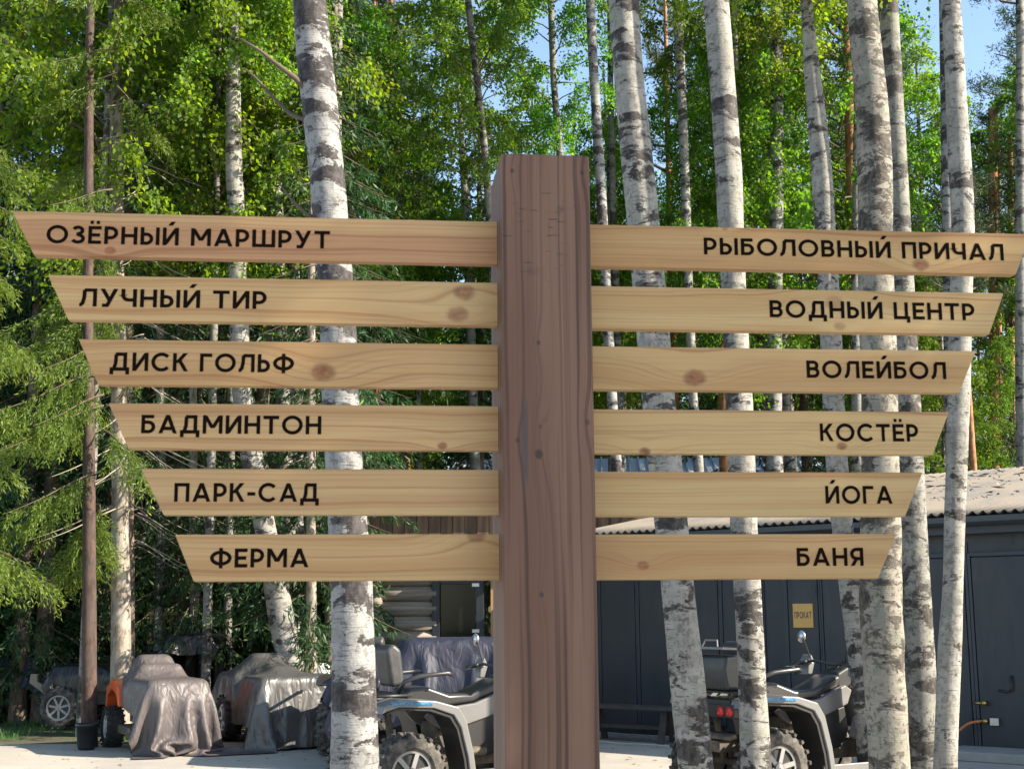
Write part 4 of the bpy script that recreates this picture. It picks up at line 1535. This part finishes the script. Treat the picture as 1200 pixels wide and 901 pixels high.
for xx in (-.25, .25):
    MB().box((xx, .05, .65), (.06, .06, 1.3)).build('leg', M['dark_wood'], RL)

# white container on a dark table, between the trunks
TB = empty('table', (at(377, 800, 21.0).x, 21.0, 0))
tag(TB, 'low dark table between tree trunks left of the thick white birch', 'table')
MB().box((0, 0, .62), (.9, .5, .16)).build('tabletop', M['dark_wood'], TB, bevel=.008)
for sx_ in (-1, 1):
    for sy_ in (-1, 1):
        MB().box((sx_ * .38, sy_ * .2, .27), (.07, .07, .54)).build('leg', M['dark_wood'], TB)
o = MB().lathe([(0, 0), (.12, 0), (.125, .02), (.125, .20), (.11, .27), (.06, .31), (0, .32)], (0, 0, 0), 'z', 20, close=False).build('white_container', M['white'], None, smooth=True)
o.location = (at(377, 800, 21.0).x, 21.0, .702)
tag(o, 'white rounded container standing on the low dark table', 'container')

# ------------------------------------------------------------------ wheels
def wheel(parent, c, R=.34, w=.24, side=1, tyre=None, rim=None, spokes=6, lugs=20):
    """side: -1 outer face toward -y, 1 toward +y"""
    ty = tyre or M['tyre']
    rm = rim or M['rim']
    root = MB().lathe([(0.02, -w * .3), (R * .56, -w * .3), (R * .56, w * .3), (0.02, w * .3)], (0, 0, 0), 'y', 28).build('wheel', M['black'], parent, smooth=False)
    root.location = c
    prof = [(R * .57, -w * .42), (R * .64, -w * .5), (R * .82, -w * .52), (R * .92, -w * .44), (R * .945, -w * .2), (R * .95, 0), (R * .945, w * .2), (R * .92, w * .44),
            (R * .82, w * .52), (R * .64, w * .5), (R * .57, w * .42)]
    t = MB().lathe(prof, (0, 0, 0), 'y', 40, close=False)
    for k in range(lugs):
        for sd in (-1, 1):
            th = 2 * PI * (k + (.5 if sd > 0 else 0)) / lugs
            for (y_, dth, rr_) in ((sd * w * .16, 0, R * .965), (sd * w * .40, .10 * sd * 0 + .10, R * .945)):
                q = th + dth
                t.box((rr_ * math.cos(q), y_, rr_ * math.sin(q)), (R * .085, w * .30, R * .10), (0, -q, 0))
    t.build('tyre', ty, root, smooth=False, bevel=.004, seg=1)
    y0 = side * w * .34
    rb_ = MB()
    rb_.lathe([(R * .50, y0 - .01), (R * .60, y0 - .015), (R * .60, y0 + .02 * side + .005), (R * .50, y0 + .01 * side + .012)], (0, 0, 0), 'y', 32)
    rb_.lathe([(0.005, y0 - .02), (R * .15, y0 - .02), (R * .13, y0 + .02 * side), (0.005, y0 + .022 * side)], (0, 0, 0), 'y', 16)
    for k in range(spokes):
        th = 2 * PI * k / spokes + .2
        rb_.box((R * .33 * math.cos(th), y0, R * .33 * math.sin(th)), (R * .42, .022, R * .12), (0, -th, 0))
    rb_.build('rim', rm, root, bevel=.004, seg=1)
    return root


# ------------------------------------------------------------------ the uncovered quad (x forward, y to its left)
def make_quad(loc, rz, body=None, label='', extras=True, name='quad_bike', with_case=True, mirror=True):
    bd = body or M['silver']
    q = empty(name, loc, rz)
    tag(q, label, 'quad bike')
    for (wx, R) in ((-.72, .345), (.74, .335)):
        for sy in (-1, 1):
            wheel(q, (wx, sy * .50, R), R, .25 if wx < 0 else .21, sy)
    # frame, engine, axles
    fr = MB()
    fr.box((0, 0, .42), (1.35, .34, .16)).box((.02, 0, .60), (.62, .30, .28)).tube([(-.72, -.45, .345), (-.72, .45, .345)], .035, 8).tube([(.74, -.45, .335), (.74, .45, .335)], .03, 8)
    fr.box((-.95, 0, .52), (.28, .44, .10)).tube([(-.72, -.2, .36), (-.80, -.24, .86)], .035, 8).tube([(-.72, .2, .36), (-.80, .24, .86)], .035, 8)
    fr.tube([(-.3, -.19, .60), (-.25, -.22, .48), (.2, -.22, .46)], .045, 8)
    fr.build('chassis', M['mech'], q, bevel=.008)
    # rear body: deck, fenders of both sides with a turned-down skirt ahead of the wheel
    for sy in (-1, 1):
        a, b = (sy * .30, sy * .64)
        fd = MB()
        outer = [(-1.03, .86), (-1.0, .93), (-.86, .985), (-.50, .96), (-.28, .90), (-.20, .78), (-.13, .50), (-.10, .30), (-.02, .26), (.06, .28),
                 (.02, .24), (-.16, .24), (-.19, .46), (-.26, .72), (-.33, .83), (-.52, .895), (-.86, .915), (-.98, .88)]
        fd.prism(outer, min(a, b), max(a, b))
        fd.build('rear_fender', bd, q, bevel=.014, seg=3)
        path = [(-.97, .87), (-.86, .91), (-.53, .89), (-.335, .825), (-.265, .72), (-.195, .46), (-.168, .25)]
        inner = [(p[0] - .008 - .018 * (j > 1), p[1] - .016) for j, p in enumerate(path)]
        MB().prism(path + inner[::-1], sy * .27, sy * .62).build('wheel_arch', M['black'], q)
        MB().box((-.74, sy * .644, .945), (.40, .010, .030), (0, .03, 0)).build('sticker', M['bluesticker'], q)
        ft = MB()
        f_out = [(.36, .55), (.42, .72), (.56, .84), (.80, .89), (1.02, .86), (1.10, .78), (1.08, .75), (1.0, .81), (.80, .835), (.60, .79), (.47, .68), (.42, .52)]
        ft.prism(f_out, min(a, b), max(a, b))
        ft.build('front_fender', bd, q, bevel=.014, seg=3)
        fb = MB().box((.13, sy * .46, .285), (.66, .30, .04)).box((.13, sy * .60, .31), (.70, .03, .07))
        fb.build('footwell', bd if extras else M['black'], q, bevel=.01)
        sp_ = [(-.42, .80), (-.30, .86), (.10, .90), (.42, 1.02), (.50, .97), (.44, .84), (.20, .76), (-.02, .70), (-.22, .66), (-.34, .72)]
        MB().prism(sp_, sy * .17, sy * .235).build('side_panel', bd, q, bevel=.014, seg=3)
        kn_ = [(-.10, .70), (.42, .82), (.46, .60), (.36, .44), (.05, .42)]
        MB().prism(kn_, sy * .16, sy * .205).build('engine_cover', M['black'], q, bevel=.01)
    MB().box((-.79, 0, .90), (.46, .60, .07)).build('rear_deck', M['black'], q, bevel=.012)
    nose = [(.52, .84), (.62, 1.0), (.80, 1.04), (1.06, .94), (1.16, .78), (1.12, .58), (.98, .52), (.60, .62)]
    MB().prism(nose, -.27, .27).build('nose_panel', bd, q, bevel=.03, seg=3)
    hl_ = MB()
    for sy in (-1, 1):
        hl_.box((1.12, sy * .20, .82), (.04, .14, .09), (0, -.4, 0))
    hl_.build('headlight', M['plate'], q, bevel=.01)
    # seat
    st_ = [(-.60, .97), (-.56, 1.06), (-.36, 1.06), (-.14, .985), (.08, .985), (.26, 1.06), (.40, 1.12), (.44, 1.06), (.38, .98), (.10, .90), (-.3, .86), (-.55, .9)]
    MB().prism(st_, -.17, .17).build('seat', M['seat'], q, bevel=.045, seg=4)
    # tank pod and dash
    MB().prism([(.38, 1.0), (.42, 1.13), (.58, 1.20), (.72, 1.12), (.80, 1.02), (.60, .96)], -.13, .13).build('dash_pod', M['black'], q, bevel=.03, seg=3)
    hb_ = MB().tube([(.36, -.40, 1.20), (.42, -.22, 1.235), (.52, -.07, 1.20), (.52, .07, 1.20), (.42, .22, 1.235), (.36, .40, 1.20)], .014, 8)
    hb_.tube([(.52, 0, 1.2), (.62, 0, .8)], .025, 8)
    HB_ = hb_.build('handlebar', M['black'], q, smooth=True)
    for sy in (-1, 1):
        MB().tube([(.37, sy * .26, 1.228), (.335, sy * .43, 1.195)], .021, 10).build('grip', M['seat'], HB_, smooth=True)
        MB().tube([(.43, sy * .24, 1.215), (.455, sy * .40, 1.185)], .008, 6).build('lever', M['steel'], HB_)
        gd = MB().prism([(.40, 1.10), (.46, 1.10), (.50, 1.22), (.46, 1.30), (.42, 1.24)], sy * .28, sy * .42)
        gd.build('hand_guard', bd, HB_, bevel=.015)
        if mirror:
            MB().tube([(.42, sy * .24, 1.23), (.40, sy * .32, 1.44)], .007, 6).build('mirror_stalk', M['black'], HB_)
            MB().lathe([(0, -.02), (.05, -.018), (.062, 0), (.05, .015), (0, .02)], (.395, sy * .35, 1.47), 'x', 16, close=False).build('mirror', M['steel'], HB_, smooth=True)
    # racks
    rk = MB()
    for sy in (-1, 1):
        rk.tube([(-1.04, sy * .36, 1.0), (-.62, sy * .36, 1.0)], .014, 8)
    for k in range(5):
        rk.tube([(-1.04 + k * .105, -.36, 1.0), (-1.04 + k * .105, .36, 1.0)], .012, 6)
    rk.tube([(-1.0, -.30, 1.0), (-1.0, -.30, .93)], .012, 6).tube([(-1.0, .30, 1.0), (-1.0, .30, .93)], .012, 6)
    rk.build('rear_rack', M['black'], q, smooth=True)
    rk = MB()
    for sy in (-1, 1):
        rk.tube([(.66, sy * .30, 1.10), (1.12, sy * .30, 1.06), (1.18, sy * .30, .98)], .012, 8)
    for k in range(4):
        rk.tube([(.68 + k * .14, -.30, 1.10 - k * .012), (.68 + k * .14, .30, 1.10 - k * .012)], .010, 6)
    rk.build('front_rack', M['black'], q, smooth=True)
    # tail: bumper, lamps, plate
    tl = MB()
    tl.tube([(-1.02, -.38, .62), (-1.06, -.34, .60), (-1.06, .34, .60), (-1.02, .38, .62)], .022, 8).box((-.96, 0, .60), (.16, .5, .05))
    tl.build('rear_bumper', M['mech'], q, smooth=True)
    tp = MB().box((-1.0, 0, .83), (.06, .74, .12)).build('tail_panel', M['black'], q, bevel=.012)
    for sy in (-1, 1):
        for dy in (.0, .13):
            MB().lathe([(0, -.012), (.042, -.01), (.048, .01), (0, .012)], (-1.035, sy * (.18 + dy), .83), 'x', 14, close=False).build('tail_light', M['red'], q, smooth=True)
    pl_ = MB().box((-1.085, .12, .47), (.006, .19, .16)).build('number_plate', M['plate'], q, bevel=.002)
    ink = MB()
    rr_ = random.Random(3)
    for row in range(2):
        for k in range(4):
            yy_ = .12 + .065 - k * .043
            zz_ = .505 - row * .072
            ink.box((-1.0896, yy_, zz_), (.0012, .006, .046))
            if k != 1:
                ink.box((-1.0897, yy_ - .011, zz_ + .02), (.0012, .018, .007))
                ink.box((-1.2597, yy_ - .011, zz_ - .02), (.0012, .018, .007))
    ink.build('plate_marks', M['ink'], pl_)
    # passenger back box, arm rests
    if with_case:
        cs_ = [(-1.08, 1.02), (-1.12, 1.20), (-1.09, 1.33), (-.92, 1.33), (-.80, 1.22), (-.76, 1.02)]
        MB().prism(cs_, -.36, .36).build('rear_case', dusty('grey_case', (.022, .025, .028), (.06, .06, .055), .4, .4), q, bevel=.035, seg=3)
        wg = MB().box((-1.05, 0, 1.39), (.20, .80, .022), (0, .05, 0))
        wg.tube([(-1.0, -.12, 1.40), (-.98, -.09, 1.46), (-.98, .09, 1.46), (-1.0, .12, 1.40)], .009, 6)
        wg.build('case_spoiler', bd, q, bevel=.006)
        MB().box((-1.125, .30, 1.355), (.02, .12, .035)).build('case_lamp', M['red'], q, bevel=.005)
    bk = [(-.72, 1.06), (-.78, 1.40), (-.70, 1.46), (-.62, 1.40), (-.58, 1.08)]
    MB().prism(bk, -.15, .15).build('backrest', dusty('grey_vinyl', (.035, .036, .039), (.10, .098, .09), .4, .45), q, bevel=.04, seg=3)
    for sy in (-1, 1):
        MB().tube([(-.70, sy * .24, 1.02), (-.66, sy * .30, 1.12), (-.52, sy * .33, 1.165), (-.24, sy * .33, 1.185), (-.20, sy * .33, 1.17)], .022, 8).build('arm_rest', M['seat'], q, smooth=True)
    return q


Y_E = 12.42
q1 = make_quad((-.95 + .72 * math.cos(.5) - .5 * math.sin(.5), Y_E + .72 * math.sin(.5) + .5 * math.cos(.5), .006), .5, None,
               'silver quad bike with dusty wheels standing left of the post', with_case=False)
q2 = make_quad((2.30 + .72 * math.cos(.5) - .5 * math.sin(.5), 12.6 + .72 * math.sin(.5) + .5 * math.cos(.5), .006), .5, None,
               'silver quad bike with a rear case parked before the shed, right of the post')
q3 = make_quad((-1.70, 18.2, .006), 1.45, dusty('dark_plastic', (.02, .018, .018), (.06, .05, .045), .4, .4),
               'dark quad bike mostly hidden behind the thick white birch', with_case=False, mirror=False)

# ------------------------------------------------------------------ covers: cloth that falls over a rough hull
def drape(cx, cy, lx, ly, hull, z_start, nx=56, ny=48, steps=190, seed=0, wind=(0, 0)):
    """relaxes a rectangular sheet onto boxes/capsules (list of ('b',c,half,round) / ('c',p,q,r)); returns verts grid"""
    r = np.random.default_rng(seed)
    gx_, gy_ = np.meshgrid(np.linspace(-lx / 2, lx / 2, nx), np.linspace(-ly / 2, ly / 2, ny), indexing='ij')
    P = np.stack([gx_ + cx, gy_ + cy, np.full_like(gx_, z_start)], -1)
    P += r.normal(0, .008, P.shape)
    ax, ay = lx / (nx - 1), ly / (ny - 1)
    dg = math.hypot(ax, ay)
    Pp = P.copy()

    def con(A, B, rest, stiff):
        d_ = P[B] - P[A]
        L_ = np.sqrt((d_ ** 2).sum(-1, keepdims=True)) + 1e-9
        c_ = d_ * ((L_ - rest) / L_ * .5 * stiff)
        P[A] += c_
        P[B] -= c_

    def coll():
        hit = np.zeros(P.shape[:2], bool)
        for h in hull:
            if h[0] == 'b':
                c0, hf, rd = np.array(h[1]), np.array(h[2]) - h[3], h[3] + .015
                q_ = P - c0
                e_ = np.clip(q_, -hf, hf)
                d_ = q_ - e_
                L_ = np.sqrt((d_ ** 2).sum(-1))
                ins = L_ < 1e-6
                o_ = (L_ < rd) & ~ins
                if o_.any():
                    P[o_] = (c0 + e_ + d_ / np.maximum(L_, 1e-6)[..., None] * rd)[o_]
                    hit |= o_
                if ins.any():
                    up = np.abs(q_[..., 2] - hf[2]) < np.minimum(hf[0] - np.abs(q_[..., 0]), hf[1] - np.abs(q_[..., 1])) + .25
                    m_ = ins & up
                    P[m_, 2] = c0[2] + hf[2] + rd
                    m2 = ins & ~up
                    sx_ = np.sign(q_[..., 0] + 1e-9)
                    sy_ = np.sign(q_[..., 1] + 1e-9)
                    xs2 = (hf[0] - np.abs(q_[..., 0])) < (hf[1] - np.abs(q_[..., 1]))
                    a_ = m2 & xs2
                    P[a_, 0] = (c0[0] + sx_ * (hf[0] + rd))[a_]
                    b_ = m2 & ~xs2
                    P[b_, 1] = (c0[1] + sy_ * (hf[1] + rd))[b_]
                    hit |= ins
            else:
                p0, p1, rd = np.array(h[1]), np.array(h[2]), h[3] + .015
                ab_ = p1 - p0
                t_ = np.clip(((P - p0) @ ab_) / (ab_ @ ab_), 0, 1)
                d_ = P - (p0 + t_[..., None] * ab_)
                L_ = np.sqrt((d_ ** 2).sum(-1))
                o_ = L_ < rd
                if o_.any():
                    P[o_] = (p0 + t_[..., None] * ab_ + d_ / np.maximum(L_, 1e-6)[..., None] * rd)[o_]
                    hit |= o_
        lowz = P[..., 2] < .014
        P[lowz, 2] = .014
        return hit | lowz

    S = slice
    sets = []
    for o_ in (0, 1):
        a0 = np.arange(o_, nx - 1, 2)
        b0 = np.arange(o_, ny - 1, 2)
        sets.append((np.ix_(a0, np.arange(ny)), np.ix_(a0 + 1, np.arange(ny)), ax, 1.0))
        sets.append((np.ix_(np.arange(nx), b0), np.ix_(np.arange(nx), b0 + 1), ay, 1.0))
    for o_ in (0, 1):
        a0 = np.arange(o_, nx - 1, 2)
        for o2 in (0, 1):
            b0 = np.arange(o2, ny - 1, 2)
            sets.append((np.ix_(a0, b0), np.ix_(a0 + 1, b0 + 1), dg, .6))
            sets.append((np.ix_(a0 + 1, b0), np.ix_(a0, b0 + 1), dg, .6))
    for o_ in range(4):
        a0 = np.array([k for k in range(nx - 2) if k % 4 in (o_,)])
        b0 = np.array([k for k in range(ny - 2) if k % 4 in (o_,)])
        sets.append((np.ix_(a0, np.arange(ny)), np.ix_(a0 + 2, np.arange(ny)), 2 * ax, .10))
        sets.append((np.ix_(np.arange(nx), b0), np.ix_(np.arange(nx), b0 + 2), 2 * ay, .10))
    gdt = np.array([wind[0], wind[1], -1.0]) * .0016
    for s_ in range(steps):
        vel = (P - Pp) * .96
        vel = np.clip(vel, -.05, .05)
        Pp[...] = P
        P += vel + gdt
        for it in range(7):
            for (A, B, rest, k_) in sets:
                con(A, B, rest, k_)
            hit = coll()
        Pp[hit] = P[hit] - (P[hit] - Pp[hit]) * .25
    return P


def cover(name_label, P, m, parent):
    nx, ny = P.shape[:2]
    i, k = np.meshgrid(np.arange(nx - 1), np.arange(ny - 1), indexing='ij')
    F = np.stack([i * ny + k, (i + 1) * ny + k, (i + 1) * ny + k + 1, i * ny + k + 1], -1).reshape(-1, 4)
    o = link('cover', mesh_np('cover', P.reshape(-1, 3), F), m, parent, smooth=True)
    ss = o.modifiers.new('smooth', 'SUBSURF')
    ss.levels = 1
    ss.render_levels = 1
    return o


M['cv_black'] = cloth_material('black_tarp', (.012, .012, .013), .30, (.022, .021, .02), .5, 0.0)
M['cv_taupe'] = cloth_material('taupe_tarp', (.085, .073, .074), .5, (.075, .062, .054), .5)
M['cv_silver'] = cloth_material('charcoal_tarp', (.10, .10, .10), .40, (.08, .07, .06), .5, .45)
M['cv_navy'] = cloth_material('navy_tarp', (.011, .014, .032), .6, (.022, .026, .045), .5)

# taupe cover over an orange garden tractor (x forward)
TR = empty('garden_tractor', (-4.72, 18.55, .006), math.radians(-62))
tag(TR, 'orange garden tractor under a long taupe cover', 'tractor')
hull = [('b', (.42, 0, .62), (.62, .40, .30), .10), ('b', (-.45, 0, .55), (.5, .44, .3), .10), ('b', (-.42, .0, .95), (.22, .24, .25), .10), ('c', (.0, -.22, 1.02), (.0, .22, 1.02), .07), ('b', (.95, 0, .45), (.14, .36, .34), .08)]
P = drape(.42, .12, 2.55, 2.15, hull, 1.28, 58, 52, 210, 1, (.0, .0))
cover('', P, M['cv_taupe'], TR)
MB().prism([(.15, .35), (.20, .80), (.95, .78), (1.05, .55), (1.0, .35)], -.28, .28).build('hood', M['orange'], TR, bevel=.04, seg=3)
MB().prism([(-.95, .50), (-.90, .78), (-.55, .90), (-.2, .80), (-.1, .55), (-.18, .55), (-.3, .70), (-.62, .76), (-.85, .66), (-.88, .5)], -.50, .50).build('rear_fender', M['orange'], TR, bevel=.02, seg=3)
MB().box((.05, 0, .25), (1.0, .9, .12)).build('mower_deck', M['mech'], TR, bevel=.03)
MB().box((0, 0, .38), (1.7, .36, .14)).build('chassis', M['black'], TR)
for (wx, R, w_) in ((-.62, .27, .22), (.68, .20, .15)):
    for sy in (-1, 1):
        wheel(TR, (wx, sy * (.46 if wx < 0 else .40), R), R, w_, sy, M['tyre_dark'], M['plate'], 5, 18)

# charcoal cover over a quad
QC = empty('covered_quad', (-3.28, 19.3, .006), math.radians(-62))
tag(QC, 'quad bike under a shiny charcoal and silver cover, curved birch behind it', 'quad bike')
hull = [('b', (0, 0, .66), (1.0, .46, .20), .08), ('b', (.72, 0, .76), (.42, .60, .16), .05), ('c', (1.1, -.42, .5), (1.1, .42, .5), .08), ('b', (-.72, 0, .78), (.42, .52, .14), .06),
        ('c', (.30, -.34, 1.10), (.30, .34, 1.10), .045), ('b', (-.55, 0, 1.02), (.16, .22, .16), .06), ('b', (-.1, 0, .9), (.4, .17, .12), .05)]
P = drape(.16, .05, 3.35, 2.55, hull, 1.25, 66, 54, 200, 2)
cover('', P, M['cv_silver'], QC)
for (wx, R) in ((-.70, .32), (.72, .31)):
    for sy in (-1, 1):
        wheel(QC, (wx, sy * .47, R), R, .22, sy, M['tyre_dark'], M['plate'], 6, 18)
MB().box((0, 0, .45), (1.5, .4, .2)).box((-.8, 0, .7), (.5, .8, .08)).build('chassis', M['black'], QC)

# black covered buggy at left (heading left)
BG = empty('covered_buggy', (-6.05, 22.35, .006), math.radians(176))
tag(BG, 'large buggy under a shiny black cover with one dusty alloy wheel showing', 'buggy')
hull = [('b', (0, 0, .66), (1.25, .48, .22), .08), ('b', (.82, 0, .84), (.42, .44, .12), .06), ('b', (-.95, 0, 1.08), (.36, .46, .36), .10), ('c', (.25, -.36, 1.26), (.25, .36, 1.26), .05), ('b', (-.3, 0, .98), (.3, .2, .16), .06)]
P = drape(-.08, -.10, 3.35, 2.05, hull, 1.5, 66, 46, 200, 3)
cover('', P, M['cv_black'], BG)
for wx in (1.02, -.82):
    for sy in (-1, 1):
        wheel(BG, (wx, sy * .52, .33), .33, .24, sy, M['tyre'], M['rim'], 7, 20)
MB().box((0, 0, .46), (2.2, .5, .2)).build('chassis', M['black'], BG)
MB().prism([(1.18, .40), (1.62, .70), (1.60, .84), (1.50, .84), (1.48, .72), (1.15, .52)], .28, .36).prism([(1.18, .40), (1.62, .70), (1.60, .84), (1.50, .84), (1.48, .72), (1.15, .52)], -.36, -.28).build(
    'bumper', dusty('dusty_steel', (.22, .18, .14), (.16, .13, .10), .5, .5), BG, bevel=.01)

# navy tarp over a machine behind the left silver quad
NV = empty('covered_buggy', (-1.05, 16.6, .006), math.radians(8))
tag(NV, 'bulky machine under a dull navy tarp in front of the log cabin', 'buggy')
hull = [('b', (0, 0, .70), (1.05, .60, .30), .10), ('b', (.30, 0, 1.05), (.62, .52, .38), .12), ('b', (-.75, 0, .95), (.30, .5, .18), .08)]
P = drape(.1, 0, 3.15, 2.5, hull, 1.6, 58, 50, 180, 4)
cover('', P, M['cv_navy'], NV)
for wx in (.75, -.75):
    for sy in (-1, 1):
        wheel(NV, (wx, sy * .52, .32), .32, .24, sy, M['tyre_dark'], M['rim'], 6, 18)

# bluish tarp at the left edge
LT = empty('covered_trailer', (-8.75, 24.0, .006), math.radians(170))
tag(LT, 'low trailer under a blue-grey tarp at the left edge behind the spruce', 'trailer')
hull = [('b', (0, 0, .75), (.95, .55, .30), .10), ('c', (-.6, 0, 1.08), (.6, 0, 1.12), .08)]
P = drape(0, 0, 2.7, 2.0, hull, 1.45, 44, 36, 160, 5)
cover('', P, cloth_material('blue_grey_tarp', (.035, .045, .085), .45, (.06, .07, .10), .4), LT)
for sy in (-1, 1):
    wheel(LT, (0, sy * .5, .30), .30, .2, sy, M['tyre_dark'], M['rim'], 6, 16)
MB().box((0, 0, .42), (1.7, .9, .08)).tube([(.8, 0, .42), (1.5, 0, .40)], .03, 8).build('frame', M['black'], LT)

# black pot at the foot of the reddish spruce
pp = at(103, 862, 18.55)
o = MB().lathe([(0, 0), (.10, 0), (.115, .04), (.135, .30), (.15, .30), (.15, .34), (.125, .34), (.11, .06), (0, .05)], (0, 0, 0), 'z', 22, close=False).build('bucket', M['black'], None, smooth=True)
o.location = (pp.x, 18.5, .006)
tag(o, 'black bucket at the foot of the reddish spruce trunk', 'bucket')
